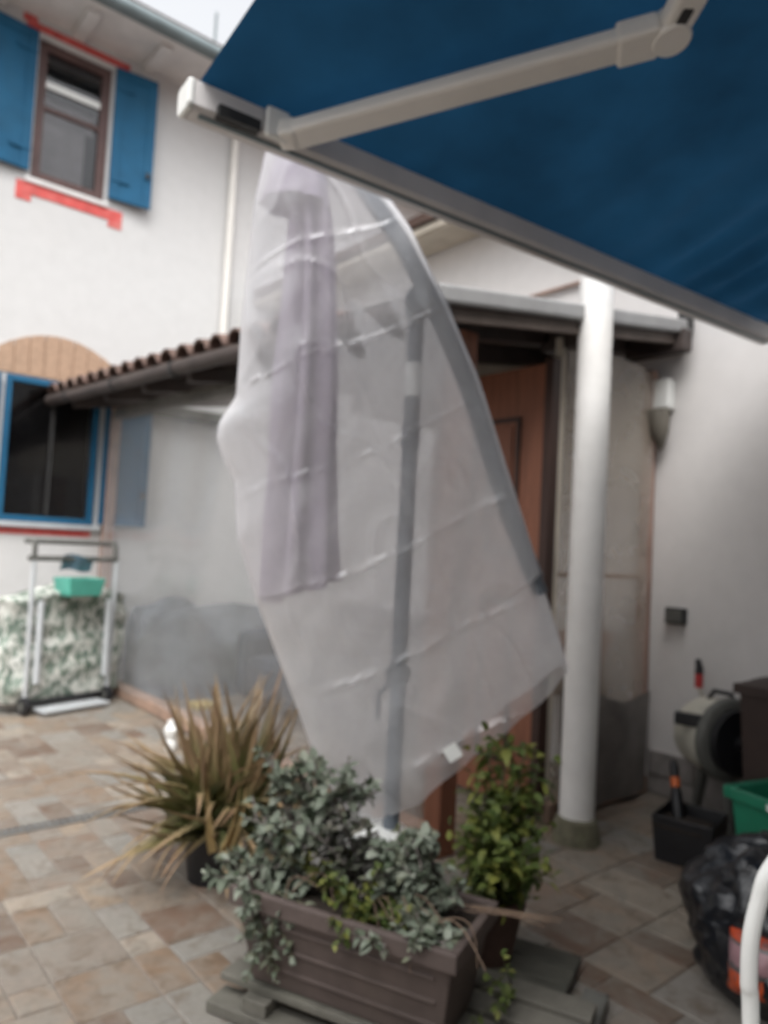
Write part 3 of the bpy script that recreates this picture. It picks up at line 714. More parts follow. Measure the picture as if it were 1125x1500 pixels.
MB().bar(BL + Vector((0.02, -0.02, -0.0425)), BR + Vector((-0.02, -0.02, -0.0425)), 0.012, 0.008).build('groove', M['gutter'], bar_)
for P, sgn in ((BL, -1), (BR, 1)):
    mb = MB(); q = [P + bn * a_ * 1.06 + Vector((0, 0, b_ * 1.06)) for a_, b_ in prof]
    mb.add(q + [x + bd * sgn * 0.018 for x in q], [tuple(range(n)), tuple(range(n, 2 * n))] + [(i, (i + 1) % n, n + (i + 1) % n, n + i) for i in range(n)])
    mb.build('end_cap', M['white_plastic'], aw, bevel=0.006)
SH = BL + bd * 0.27 + Vector((0, -0.015, -0.02)) - bn * 0.05; EL = Vector((1.63, 0.94, 2.615)); CA = Vector((0.10, -1.38, 3.22))
armn = (EL - SH).cross(CA - EL).normalized(); armn = armn if armn.z > 0 else -armn
arm = MB().bar(SH, EL - (EL - SH).normalized() * 0.03, 0.080, 0.046, armn).build('upper_arm', M['awn_metal'], aw, bevel=0.012)
MB().bar(EL, CA, 0.078, 0.05, armn).build('forearm', M['awn_metal'], aw, bevel=0.012)
MB().lathe(EL - armn * 0.034, [(0.0, 0), (0.044, 0), (0.048, 0.006), (0.048, 0.062), (0.044, 0.068), (0, 0.068)], 24, armn).build('elbow_joint', M['awn_metal'], aw, smooth=True)
d1 = (EL - SH).normalized(); MB().bar(EL - d1 * 0.13, EL - d1 * 0.028, 0.096, 0.060, armn).build('elbow_sleeve', M['awn_metal'], aw, bevel=0.01)
d2 = (CA - EL).normalized(); MB().bar(EL + d2 * 0.03 - armn * 0.020, EL + d2 * 0.085 - armn * 0.020, 0.030, 0.018, armn).build('elbow_slot', M['blackgap'], aw, bevel=0.006)
mb = MB(); mb.bar(SH + d1 * 0.02 , SH - bd * 0.03 + bn * 0.02, 0.075, 0.06, armn); mb.build('shoulder_joint', M['awn_metal'], aw, bevel=0.014)
MB().bar(SH - bd * 0.045 + Vector((0, 0, -0.03)), SH - bd * 0.045 + Vector((0, 0, 0.055)), 0.02, 0.07, bd).build('shoulder_bracket', M['white_plastic'], aw, bevel=0.008)
MB().bar(SH - bd * 0.09 - Vector((0, 0, 0.005)) + bn * 0.02, SH - bd * 0.21 - Vector((0, 0, 0.005)) + bn * 0.02, 0.03, 0.03).build('bar_insert', M['blackgap'], aw)
zb = BL.z + 0.045 + (BL.y - BACK) * SA
MB().tube([(0.7, BACK, zb), (3.8, BACK, zb)], 0.06, 12).build('roller', M['awn_metal'], aw, smooth=True)

# ------------------------------------------------------------------ cantilever parasol under its cover
PD = 2.64
para = thing('parasol', 'closed cantilever parasol with lavender grey cloth under film cover', 'parasol', at(598, 1320, PD) * 1.0)
mt_, mb_ = at(611, 452, PD), at(598, 1320, PD)
mb_.z = 0.02; mb_.x, mb_.y = mt_.x, mt_.y
MB().tube([mb_, mt_], 0.029, 16).build('mast', M['mast'], para, smooth=True)
MB().tube([mt_ + Vector((0, 0, -0.20)), mt_ + Vector((0, 0, -0.32))], 0.031, 16).build('mast_label', M['white_plastic'], para, smooth=True)
MB().tube([mt_ + Vector((0, 0, -0.42)), mt_ + Vector((0, 0, -0.50))], 0.034, 16).build('mast_collar', M['mast'], para, smooth=True)
B0, B1 = at(793, 848, PD - 0.06), at(470, 140, PD - 0.06)
bp_ = [at(x, y, PD - 0.055) for x, y in ((470, 140), (528, 268), (586, 352), (636, 448), (686, 566), (743, 744), (784, 850))]
mb = MB()
for p_, d_ in zip(bp_, [(bp_[min(i + 1, 6)] - bp_[max(i - 1, 0)]).normalized() for i in range(7)]):
    x_ = d_.cross(FWD).normalized(); mb.add([p_ + x_ * a_ * 0.030 + FWD * b_ * 0.022 for a_, b_ in ((-1, -1), (1, -1), (1, 1), (-1, 1))], [])
mb.f = [(i * 4 + k, i * 4 + (k + 1) % 4, i * 4 + 4 + (k + 1) % 4, i * 4 + 4 + k) for i in range(6) for k in range(4)] + [(0, 3, 2, 1), (24, 25, 26, 27)]
mb.build('boom', M['mast'], para, bevel=0.008); B0, B1 = bp_[6], bp_[5]
MB().bar(mt_ - _r0 * 0.02, at(640, 456, PD - 0.05), 0.05, 0.05).build('joint_arm', M['mast'], para, bevel=0.008)
bj = MB().lathe(mt_ - _f0 * 0.09 + Vector((0, 0, 0.01)), [(0, 0), (0.042, 0), (0.045, 0.008), (0.045, 0.13), (0, 0.135)], 20, _f0).build('joint', M['mast'], para, smooth=True)
MB().tube([B0 - (B1 - B0).normalized() * -0.02, B0 + (B1 - B0).normalized() * -0.05], 0.027, 12).build('boom_grip', M['mast'], para, smooth=True)
cr = mt_.copy(); cr.z = 0.86
MB().lathe(cr + _f0 * 0.025, [(0, 0), (0.04, 0), (0.045, 0.01), (0.045, 0.05), (0, 0.05)], 18, _f0).build('crank_box', M['mast'], para, smooth=True)
MB().tube([cr + _f0 * 0.06, cr + _f0 * 0.075 + Vector((-0.05, 0.04, -0.08)), cr + _f0 * 0.075 + Vector((-0.05, 0.04, -0.17))], 0.010, 8).build('crank_handle', M['mast'], para, smooth=True)
wb = mb_ - _r0 * 0.06; MB().lathe((wb.x, wb.y, 0.0), [(0.15, 0), (0.17, 0.03), (0.165, 0.27), (0.12, 0.335), (0.05, 0.345), (0, 0.345)], 32).build('base_weight', M['white_plastic'], para, smooth=True)
# folded canopy: pleated cloth hanging from the boom end
CT, CB = at(452, 150, PD - 0.03), at(436, 866, PD - 0.04)
def canopy(a, b):
    th = 2 * math.pi * a
    c = CT.lerp(CB, b) + _r0 * (0.012 * math.sin(b * 5)) + Vector((0, 0, 0))
    r = 0.022 + 0.062 * min(1, b / 0.24) ** 0.8 + 0.090 * b
    pleat = math.cos(th * 7 + 1.3 * math.sin(b * 3.2) + 0.6)
    r *= 0.70 + 0.34 * (abs(pleat) ** 0.6 * (1 if pleat > 0 else -1)) * min(1, b * 3)
    r *= 1 + 0.10 * nz((math.cos(th) * 1.2, math.sin(th) * 1.2, b * 4), 1.0, 3)
    p = c + (_r0 * math.cos(th) * 0.82 - _f0 * math.sin(th) * 0.62) * r
    if b > 0.9: p += Vector((0, 0, (0.012 * math.sin(th * 3 + 1) + 0.035 * math.cos(th)) * (b - 0.9) / 0.1))
    p += _f0 * 0.015 * b + _r0 * 0.012 * b
    return p
cp = MB().grid(canopy, 128, 48, closed=True).build('canopy', M['canopy'], para, smooth=True, angle=None)
def cap_fn(a, b):
    th = 2 * math.pi * a; c = at(447, 140, PD - 0.03).lerp(at(432, 302, PD - 0.03), b)
    r = 0.018 + 0.102 * b ** 0.85; r *= 1 + 0.05 * math.cos(th * 8 + 0.4) * b
    return c + (_r0 * math.cos(th) - _f0 * math.sin(th) * 0.95) * r
MB().grid(cap_fn, 96, 14, closed=True).build('vent_cap', M['canopy'], cp, smooth=True, angle=None)

# film cover hung over the parasol: a tube of film, narrow at the top, cut slanting at the bottom
def poly(pts):
    L = [0]
    for p, q in zip(pts, pts[1:]): L.append(L[-1] + math.hypot(q[0] - p[0], q[1] - p[1]))
    def f(t):
        d = t * L[-1]
        for i in range(len(pts) - 1):
            if d <= L[i + 1] or i == len(pts) - 2:
                k = (d - L[i]) / (L[i + 1] - L[i]); return (pts[i][0] + (pts[i + 1][0] - pts[i][0]) * k, pts[i][1] + (pts[i + 1][1] - pts[i][1]) * k)
    return f
LE = poly([(428, 120), (395, 222), (375, 300), (354, 470), (346, 585), (320, 622), (317, 645), (328, 675), (343, 705), (347, 785), (375, 880), (405, 960), (440, 1050), (465, 1125), (500, 1182), (540, 1203)])
RE = poly([(470, 112), (520, 225), (548, 272), (602, 345), (652, 445), (702, 560), (762, 750), (797, 860), (832, 972)])
def zig(c):
    k = (c / 157.0) % 2.0; return 1 - abs(k - 1) * 2
def cover(a, b):
    # a runs round the tube: 0..0.5 front from left to right, 0.5..1 back again
    front = a <= 0.5; s = a * 2 if front else 2 - a * 2
    l, r = LE(b), RE(b); x = l[0] + (r[0] - l[0]) * s; y = l[1] + (r[1] - l[1]) * s
    if b > 0.45:
        k = (b - 0.45) / 0.55; y += 4 * k * k * math.sin(math.pi * s) ** 0.7 + k * k * k * 10 * nz((s * 6, 0, 1), 1.5, 8)
        x += 25 * k * k * math.sin(math.pi * s) * s
    w_ = math.sin(math.pi * min(1, max(0, s))) ** 0.36
    cr_ = x * 0.42 + y - 888 + 157 + 6 * math.sin(x * 0.02)
    crease = zig(cr_)
    cx_ = (x - 0.42 * y + 900) ; crease2 = 1 - abs(((cx_ / 170.0) % 2.0) - 1) * 2
    if front:
        body = math.exp(-((x - 440) / 95.0) ** 2) * (1 - max(0, b - 0.6) * 1.6)
        d = -(0.075 + 0.115 * body + 0.035 * math.exp(-((x - 600) / 70.0) ** 2)) * w_
        boomd = math.exp(-((s - 1.0) / 0.10) ** 2); d -= 0.055 * boomd * (1 if b < 0.85 else 0.3) * (1 if s < 0.999 else 0)
        rid = math.exp(-((abs(((cr_ / 157.0) % 1.0) - 0.5) - 0.5) / 0.030) ** 2); amp = 0.42 + 1.2 * nz((x / 70, cr_ // 157 * 3.1, 0), 1.0, 7)
        rid2 = math.exp(-((abs(((cx_ / 170.0) % 1.0) - 0.5) - 0.5) / 0.03) ** 2)
        d += (0.012 * crease + 0.006 * crease2 - 0.017 * rid * max(0, amp) - 0.004 * rid2) * w_
        d += 0.024 * nz((x / 130, y / 190, 0), 1.0, 1) * w_ + 0.011 * nz((x / 42 + y / 120, y / 60, 0), 1.0, 2) * w_ - 0.009 * (1 - abs(nz((x / 75 - y / 160, y / 140 + x / 300, 0), 1.0, 12)) * 2) ** 6 * w_
        # film sucked against the folded cloth
    else:
        d = 0.15 * w_ + 0.02 * nz((x / 120, y / 150, 3), 1.0, 6) * w_
    return at(x, y, PD - 0.03) + FWD * d
cv = MB().grid(cover, 180, 200, closed=True).build('parasol_cover', M['cover'], None, smooth=True, angle=28)
cv.data.materials.append(M['cover_back']); cv.data.materials.append(M['cover_thin'])
cv.data.polygons.foreach_set('material_index', [0 if (i % 180) < 90 else 1 if i // 180 > 74 + 10 * math.sin(i * 0.35) else 2 for i in range(len(cv.data.polygons))])
tag(cv, 'creased milky plastic film cover draped over the closed parasol', 'cover')
tp = at(660, 1118, PD - 0.19)
mb = MB(); mb.obox(tp, (_r0 * 0.75 + _z * 0.55).normalized() * 0.05, (-_r0 * 0.55 + _z * 0.75).normalized() * 0.05, FWD * 0.002); o = mb.build('paper_tag', M['white_plastic'], cv)

# ------------------------------------------------------------------ pallet, planter, pots
LO = Vector((0.397, -0.918, 0)); SO = Vector((0.918, 0.397, 0)); PO = Vector((1.035, 1.875, 0))
def pp(l, s, z): return PO + LO * l + SO * s + Vector((0, 0, z))
pal = thing('pallet', 'weathered wooden pallet under the brown planter', 'pallet', pp(0.4, 0.2, 0))
for s in (0.0, 0.17, 0.34): MB().obox(pp(-0.01, s, 0.001), LO * 0.98, SO * 0.09, (0, 0, 0.032)).build('bottom_board', M['greywood'], pal, bevel=0.004)
for l in (0.10, 0.45, 0.82):
    for s in (0.012, 0.182, 0.352): MB().obox(pp(l, s, 0.0335), LO * 0.08, SO * 0.066, (0, 0, 0.035)).build('block', M['greywood'], pal, bevel=0.003)
for s in (0.045, 0.155, 0.265, 0.375): MB().obox(pp(0.0, s, 0.069), LO * 0.96, SO * 0.088, (0, 0, 0.022)).build('deck_board', M['greywood'], pal, bevel=0.004)
slab = thing('plank_platform', 'dark damp board under the plant pot right of the planter', 'board', pp(0.6, 0.6, 0))
for k in range(3): MB().obox(pp(0.36, 0.475 + k * 0.095, 0.03), LO * 0.50, SO * 0.09, (0, 0, 0.025)).build('plank', M['dampwood'], slab, bevel=0.004)
for l in (0.40, 0.76): MB().obox(pp(l, 0.478, 0.001), LO * 0.06, SO * 0.275, (0, 0, 0.0285)).build('batten', M['dampwood'], slab, bevel=0.003)
brk = tag(MB().obox(pp(0.90, 0.40, 0.001), LO * 0.07, SO * 0.20, (0, 0, 0.05)).build('brick_block', M['grey_plastic'], None, bevel=0.006), 'dark block lying in front of the damp board', 'block')

PZ = 0.0915
ptr = thing('planter', 'long brown rectangular planter box full of plants', 'planter', pp(0.37, 0.24, PZ))
PLN, PWD, PH = 0.645, 0.30, 0.258
def prect(l0, l1, s0, s1, z): return [pp(l0, s0, z), pp(l1, s0, z), pp(l1, s1, z), pp(l0, s1, z)]
pl0, ps0 = 0.055, 0.015
mb = MB(); tpz = PZ + PH
outer_b = prect(pl0 + 0.04, pl0 + PLN - 0.04, ps0 + 0.05, ps0 + PWD - 0.03, PZ); outer_t = prect(pl0, pl0 + PLN, ps0, ps0 + PWD, tpz)
inner_t = prect(pl0 + 0.012, pl0 + PLN - 0.012, ps0 + 0.012, ps0 + PWD - 0.012, tpz); inner_b = prect(pl0 + 0.05, pl0 + PLN - 0.05, ps0 + 0.06, ps0 + PWD - 0.04, PZ + 0.02)
mb.add(outer_b + outer_t + inner_t + inner_b, [(3, 2, 1, 0)] + [(i, (i + 1) % 4, 4 + (i + 1) % 4, 4 + i) for i in range(4)] + [(4 + i, 4 + (i + 1) % 4, 8 + (i + 1) % 4, 8 + i) for i in range(4)] + [(8 + i, 8 + (i + 1) % 4, 12 + (i + 1) % 4, 12 + i) for i in range(4)] + [(12, 13, 14, 15)])
body = mb.build('body', M['planter'], ptr, bevel=0.006)
mb = MB()
for (l0, l1, s0, s1) in ((pl0 - 0.012, pl0 + PLN + 0.012, ps0 - 0.012, ps0 + 0.012), (pl0 - 0.012, pl0 + PLN + 0.012, ps0 + PWD - 0.012, ps0 + PWD + 0.012), (pl0 - 0.012, pl0 + 0.012, ps0 + 0.0125, ps0 + PWD - 0.0125), (pl0 + PLN - 0.012, pl0 + PLN + 0.012, ps0 + 0.0125, ps0 + PWD - 0.0125)):
    mb.obox(pp(l0, s0, tpz - 0.045), LO * (l1 - l0), SO * (s1 - s0), (0, 0, 0.05))
mb.build('rim', M['planter'], ptr, bevel=0.006)
for k in range(3):
    z_ = PZ + 0.05 + k * 0.062; ins = 0.05 * (1 - (z_ - PZ) / PH)
    MB().obox(pp(pl0 + 0.05, ps0 + ins - 0.006, z_), LO * (PLN - 0.10), SO * 0.008, (0, 0, 0.012)).build('rib', M['planter'], ptr, bevel=0.003)
def soil_fn(a, b): return pp(pl0 + 0.014 + a * (PLN - 0.028), ps0 + 0.014 + b * (PWD - 0.028), tpz - 0.045 + 0.012 * nz((a * 5, b * 3, 0), 1.0, 4))
MB().grid(soil_fn, 20, 10).build('soil', M['soil'], ptr, smooth=True)

# ------------------------------------------------------------------ plants
def leaf_into(mb, p, d, up, L, W_, fold=0.25, curl=0.25, nseg=3):
    "one leaf blade: base p, direction d"
    d = d.normalized(); x = d.cross(up); x = x.normalized() if x.length > 1e-3 else Vector((1, 0, 0)); nrm_ = x.cross(d)
    vs = []; fs = []
    prof_ = [0.25, 0.95, 1.0, 0.65, 0.05] if nseg == 4 else [0.3, 1.0, 0.8, 0.06]
    for i in range(len(prof_)):
        t_ = i / (len(prof_) - 1); c = p + d * L * t_ - nrm_ * curl * L * t_ * t_
        w2 = W_ / 2 * prof_[i]
        vs += [c - x * w2 + nrm_ * fold * w2, c, c + x * w2 + nrm_ * fold * w2]
    for i in range(len(prof_) - 1):
        k = i * 3; fs += [(k, k + 1, k + 4, k + 3), (k + 1, k + 2, k + 5, k + 4)]
    mb.add(vs, fs)

def bez(p, q, bend, n=7):
    return [p.lerp(q, t / n) + bend * math.sin(math.pi * (t / n)) for t in range(n + 1)]

def shrub(name, label, cat, root, tips, leafmat, stemmat, L, W_, per, group=None, rs=None, side=0, rad=0.004, fold=0.3):
    "leafy stems from root to each tip; leaves in whorls along every stem"
    rs = rs or random.Random(1); t = thing(name, label, cat, root, group); st_ = MB(); lf = MB()
    for tip in tips:
        b_ = Vector((rs.gauss(0, 0.02), rs.gauss(0, 0.02), rs.uniform(0, 0.02)))
        pts = bez(Vector(root) + Vector((rs.gauss(0, 0.02), rs.gauss(0, 0.02), 0)), Vector(tip), b_)
        st_.tube(pts, [rad * (1.3 - 0.8 * i / 7) for i in range(8)], 6)
        subs = [pts]
        for k in range(side):
            i = rs.randint(2, 6); q = pts[i] + Vector((rs.gauss(0, 0.05), rs.gauss(0, 0.05), rs.uniform(0.0, 0.07))); sp = bez(pts[i], q, Vector((0, 0, 0.005)), 4); st_.tube(sp, rad * 0.5, 5); subs.append(sp)
        for sp in subs:
            nn = per if sp is pts else per // 2
            for k in range(nn):
                u_ = rs.uniform(0.18, 1.0) if sp is pts else rs.uniform(0.2, 1.0)
                f_ = u_ * (len(sp) - 1); i = min(int(f_), len(sp) - 2); p = sp[i].lerp(sp[i + 1], f_ - i)
                ax = (sp[i + 1] - sp[i]).normalized()
                a_ = rs.uniform(0, 2 * math.pi); o1 = ax.orthogonal().normalized(); o2 = ax.cross(o1)
                d = (o1 * math.cos(a_) + o2 * math.sin(a_)) * rs.uniform(0.7, 1.1) + ax * rs.uniform(0.0, 0.8) + Vector((0, 0, 0.15))
                sc = rs.uniform(0.5, 1.3) * (1.0 - 0.35 * max(0, u_ - 0.8) / 0.2)
                leaf_into(lf, p, d, Vector((rs.gauss(0, 0.2), rs.gauss(0, 0.2), 1)), L * sc, W_ * sc, fold, rs.uniform(0.0, 0.5))
    st_.build('stem', stemmat, t, smooth=True)
    lf.build('foliage', leafmat, t, smooth=True, angle=None, kind='stuff')
    return t
rs = random.Random(21)
def spread(cx, cy, d, n, rx, ry, rd=0.06):
    return [at(cx + rs.uniform(-rx, rx), cy + rs.uniform(-ry, ry), d + rs.uniform(-rd, rd)) for _ in range(n)]
soilz = tpz - 0.045
GR = 'plants growing in the brown planter'
shrub('succulent_shrub', 'tall grey-green leafy shrub at the left end of planter', 'shrub', pp(0.19, 0.22, soilz), spread(440, 1165, 2.22, 12, 85, 60) + spread(525, 1135, 2.2, 5, 22, 30) + spread(400, 1230, 2.15, 5, 45, 40), M['leaf_grey'], M['bark'], 0.038, 0.025, 28, GR, rs, side=3, rad=0.005)
shrub('succulent_shrub', 'grey-green bushy plant near the right end of planter', 'shrub', pp(0.55, 0.20, soilz), spread(600, 1275, 2.0, 10, 48, 40) + spread(625, 1225, 2.02, 5, 35, 25) + [at(x, y, 1.78) for x, y in ((560, 1395), (640, 1420), (600, 1405), (655, 1390), (620, 1380))], M['leaf_grey'], M['bark'], 0.036, 0.025, 30, GR, rs, side=3, rad=0.005)
shrub('dusky_plant', 'dull purplish green plant in the middle of planter', 'plant', pp(0.37, 0.24, soilz), spread(500, 1235, 2.1, 12, 60, 60), M['leaf_dusk'], M['bark'], 0.036, 0.020, 34, GR, rs, side=2)
shrub('herb', 'bright green herb at the front of planter', 'plant', pp(0.40, 0.13, soilz), [at(490, 1385, 1.83), at(478, 1350, 1.86), at(500, 1370, 1.84), at(540, 1290, 1.95), at(555, 1270, 1.95)] + spread(480, 1300, 1.92, 4, 16, 22, 0.02) + spread(525, 1330, 1.90, 4, 22, 10, 0.02) + spread(590, 1340, 1.9, 6, 40, 16, 0.02), M['leaf_green'], M['stem'], 0.026, 0.018, 26, GR, rs)
shrub('trailing_plant', 'grey-green plant trailing over the planter front near its left corner', 'plant', pp(0.09, 0.10, soilz), [at(x, y, 1.96) for x, y in ((375, 1330), (385, 1395), (392, 1425), (365, 1410), (405, 1440), (355, 1335), (420, 1380), (372, 1370), (412, 1330), (440, 1350), (352, 1300), (350, 1380), (360, 1440), (430, 1410), (398, 1365), (455, 1330))], M['leaf_grey'], M['stem'], 0.030, 0.020, 20, GR, rs)
shrub('trailing_plant', 'pale grey stems reaching left over the planter corner', 'plant', pp(0.08, 0.16, soilz), [at(x, y, 2.12) for x, y in ((300, 1280), (325, 1262), (345, 1250), (312, 1285))] + [at(350, 1290, 2.1), at(370, 1270, 2.1)], M['leaf_grey'], M['bark'], 0.036, 0.024, 24, GR, rs)
shrub('ground_cover', 'olive green low growth along the back of planter', 'plant', pp(0.30, 0.30, soilz), spread(560, 1240, 2.25, 7, 70, 30) + spread(450, 1275, 2.1, 5, 60, 25), M['leaf_olive'], M['stem'], 0.028, 0.018, 30, GR, rs, side=2)
# dry twigs hanging over the front
tw = thing('dry_twigs', 'thin dry brown twigs looping over the planter rim', 'twigs', pp(0.55, 0.10, tpz))
for k in range(14):
    a_ = pp(rs.uniform(0.25, 0.65), rs.uniform(0.10, 0.16), tpz + 0.01); b_ = a_ + LO * rs.uniform(-0.12, 0.16) - SO * rs.uniform(0.03, 0.09) + Vector((0, 0, rs.uniform(-0.12, 0.01)))
    MB().tube(bez(a_, b_, Vector((0, 0, 0.05)) + LO * rs.gauss(0, 0.03), 8), 0.0016, 5).build('twig', M['drystem'], tw)
for k in range(5):
    a_ = at(690 + rs.uniform(-15, 15), 1330 + rs.uniform(-6, 6), 1.95); b_ = at(800 + rs.uniform(-10, 25), 1352 + rs.uniform(-6, 10), 1.95)
    MB().tube(bez(a_, b_, Vector((0, 0, rs.uniform(-0.03, 0.02))), 8), 0.0018, 5).build('twig', M['drystem'], tw)

# leafy green plant in a dark pot, right of the planter
pc = pp(0.60, 0.60, 0.0555)
pot = thing('plant_pot', 'dark round terracotta pot standing on the damp board', 'pot', pc)
MB().lathe(pc, [(0.0, 0), (0.075, 0), (0.105, 0.16), (0.112, 0.16), (0.114, 0.195), (0.102, 0.195), (0.098, 0.165), (0, 0.165)], 32).build('shell', M['terracotta'], pot, smooth=True, angle=30)
MB().grid(lambda a, b: pc + Vector((math.cos(2 * math.pi * a) * 0.099 * b, math.sin(2 * math.pi * a) * 0.099 * b, 0.172 + 0.008 * nz((a * 6, b * 3, 0)))), 20, 4, closed=True).build('soil', M['soil'], pot)
gp_ = thing('green_plant', 'upright fresh green leafy plant in the dark round pot', 'plant', pc + Vector((0, 0, 0.17)))
me_g = []
for k in range(3):
    q = MB(); leaf_into(q, Vector((0, 0, 0)), Vector((1, 0, 0)), Vector((0, 0, 1)), 0.048 + 0.008 * k, 0.032, 0.3, 0.2 + 0.15 * k, 4)
    me = q.mesh('leaf', smooth=True); me.materials.append(M['leaf_green']); me_g.append(me)
sm = MB(); tips = [at(x, y, d) for x, y, d in ((705, 1230, 2.15), (700, 1270, 2.1), (715, 1095, 2.33), (745, 1085, 2.36), (772, 1090, 2.33), (790, 1120, 2.3), (700, 1140, 2.3), (760, 1150, 2.25), (785, 1190, 2.28), (730, 1180, 2.22), (680, 1215, 2.2), (775, 1240, 2.2), (740, 1260, 2.12), (790, 1270, 2.2))]
cnt = 0
for tip in tips:
    pts = bez(pc + Vector((rs.gauss(0, 0.03), rs.gauss(0, 0.03), 0.16)), tip, Vector((rs.gauss(0, 0.02), rs.gauss(0, 0.02), 0)), 8); sm.tube(pts, [0.005 - 0.0004 * i for i in range(9)], 6)
    for k in range(21):
        f_ = rs.uniform(1.0, 8); i = min(int(f_), 7); p = pts[i].lerp(pts[i + 1], f_ - i)
        M4 = Matrix.Translation(p) @ Matrix.Rotation(rs.uniform(0, 6.28), 4, 'Z') @ Matrix.Rotation(rs.uniform(-0.9, 0.5), 4, 'Y') @ Matrix.Rotation(rs.gauss(0, 0.3), 4, 'X') @ Matrix.Scale(rs.uniform(0.55, 1.1), 4)
        piece(me_g[rs.randint(0, 2)], 'leaf', M4, gp_); cnt += 1
sm.build('stem', M['stem'], gp_, smooth=True)
fl = MB()
for tip in tips + tips[3:] + tips:
    for k in range(30):
        p = (pc + Vector((0, 0, 0.16))).lerp(tip, rs.uniform(0.2, 1.0)) + Vector((rs.gauss(0, 0.03), rs.gauss(0, 0.03), rs.gauss(0, 0.02)))
        leaf_into(fl, p, Vector((rs.gauss(0, 1), rs.gauss(0, 1), rs.gauss(0.1, 0.5))), Vector((rs.gauss(0, 0.3), rs.gauss(0, 0.3), 1)), rs.uniform(0.025, 0.045), rs.uniform(0.018, 0.028), 0.3, rs.uniform(0, 0.5))
fl.build('small_leaves', M['leaf_green'], gp_, smooth=True, angle=None, kind='stuff')
shrub('trailing_plant', 'small pale green sprigs trailing over the damp board', 'plant', pp(0.74, 0.47, 0.06), [at(x, y, 1.85) for x, y in ((735, 1395), (722, 1430), (740, 1460), (700, 1450), (725, 1490), (690, 1500))], M['leaf_green'], M['stem'], 0.022, 0.016, 9, None, rs, rad=0.0022)

# aloe in a black pot, left of the planter
ac = Vector((1.42, 2.62, 0.0))
ap = thing('plant_pot', 'black plastic pot of the spiky aloe', 'pot', ac)
MB().lathe(ac, [(0.0, 0.001), (0.085, 0.001), (0.112, 0.17), (0.12, 0.17), (0.122, 0.20), (0.108, 0.20), (0.104, 0.172), (0, 0.172)], 32).build('shell', M['black_plastic'], ap, smooth=True, angle=30)
MB().grid(lambda a, b: ac + Vector((math.cos(2 * math.pi * a) * 0.105 * b, math.sin(2 * math.pi * a) * 0.105 * b, 0.178 + 0.008 * nz((a * 6, b * 3, 0)))), 20, 4, closed=True).build('soil', M['soil'], ap)
al = thing('aloe_plant', 'large spiky aloe with brown-tipped leaves left of planter', 'plant', ac + Vector((0, 0, 0.18)))
def blade(L, W_, th0, droop, seed, segs=10):
    "thick tapering succulent blade in the x-z plane; th0 start elevation, droop change along it"
    q = MB(); p = Vector((0, 0, 0)); th = th0; vs = []; at__ = []
    for i in range(segs + 1):
        t_ = i / segs; w2 = W_ / 2 * (1 - t_) ** 0.8 * (0.85 + 0.5 * math.sin(math.pi * min(1, t_ * 1.6)) * 0.35) + 0.0008
        d = Vector((math.cos(th), 0, math.sin(th))); nn = Vector((-math.sin(th), 0, math.cos(th))); y = Vector((0, 1, 0))
        sway = y * 0.04 * L * math.sin(t_ * 2.2 + seed)
        for c_, s_ in ((-1, 0.35), (0, -0.08), (1, 0.35), (0, -0.52)): vs.append(p + sway + y * c_ * w2 + nn * s_ * w2); at__.append(max(0.001, t_))
        p = p + d * L / segs; th += droop / segs
    fs = [(i * 4 + k, i * 4 + (k + 1) % 4, i * 4 + 4 + (k + 1) % 4, i * 4 + 4 + k) for i in range(segs) for k in range(4)] + [(0, 3, 2, 1)]
    q.v = vs; q.f = fs; q.at = at__
    me = q.mesh('leaf', smooth=True, angle=70); me.materials.append(M['aloe']); return me
upright = [blade(0.40, 0.050, 1.25, 0.1, 1), blade(0.46, 0.048, 1.35, -0.35, 2), blade(0.36, 0.055, 1.1, 0.3, 3)]
mid = [blade(0.44, 0.053, 0.85, -0.5, 4), blade(0.40, 0.055, 0.7, 0.35, 5), blade(0.48, 0.048, 0.65, -0.9, 6)]
low = [blade(0.42, 0.050, 0.25, -0.75, 7), blade(0.36, 0.053, 0.2, 0.3, 8), blade(0.40, 0.041, 0.1, -1.3, 9)]
ra = random.Random(8)
for k in range(205):
    kind, rr, zz = (upright, 0.085, 0.06) if k < 70 else (mid, 0.09, 0.03) if k < 150 else (low, 0.06, -0.01)
    az_ = k * 2.39996 + ra.gauss(0, 0.3)
    off = Vector((math.cos(az_) * ra.uniform(0, rr), math.sin(az_) * ra.uniform(0, rr), 0)) + _r0 * ra.uniform(-0.07, 0.15)
    p = ac + off + Vector((0, 0, 0.20 + zz + ra.uniform(-0.03, 0.07)))
    piece(ra.choice(kind), 'leaf', Matrix.Translation(p) @ Matrix.Rotation(az_ + ra.gauss(0, 0.2), 4, 'Z') @ Matrix.Rotation(ra.gauss(0, 0.12), 4, 'X') @ Matrix.Scale(ra.uniform(0.8, 1.2), 4), al)
dead = blade(0.30, 0.050, 1.15, 0.5, 3); dead.materials.clear(); dead.materials.append(M['straw'])
for x, y, tw_ in ((310, 1250, 2.6), (322, 1255, 0.2), (335, 1250, 0.6)):
    p = at(x, y, 2.60); piece(dead, 'leaf', Matrix.Translation(p) @ Matrix.Rotation(math.radians(-40) + tw_, 4, 'Z') @ Matrix.Scale(ra.uniform(0.7, 0.95), 4), al)['label'] = 'straw-coloured dead leaf'

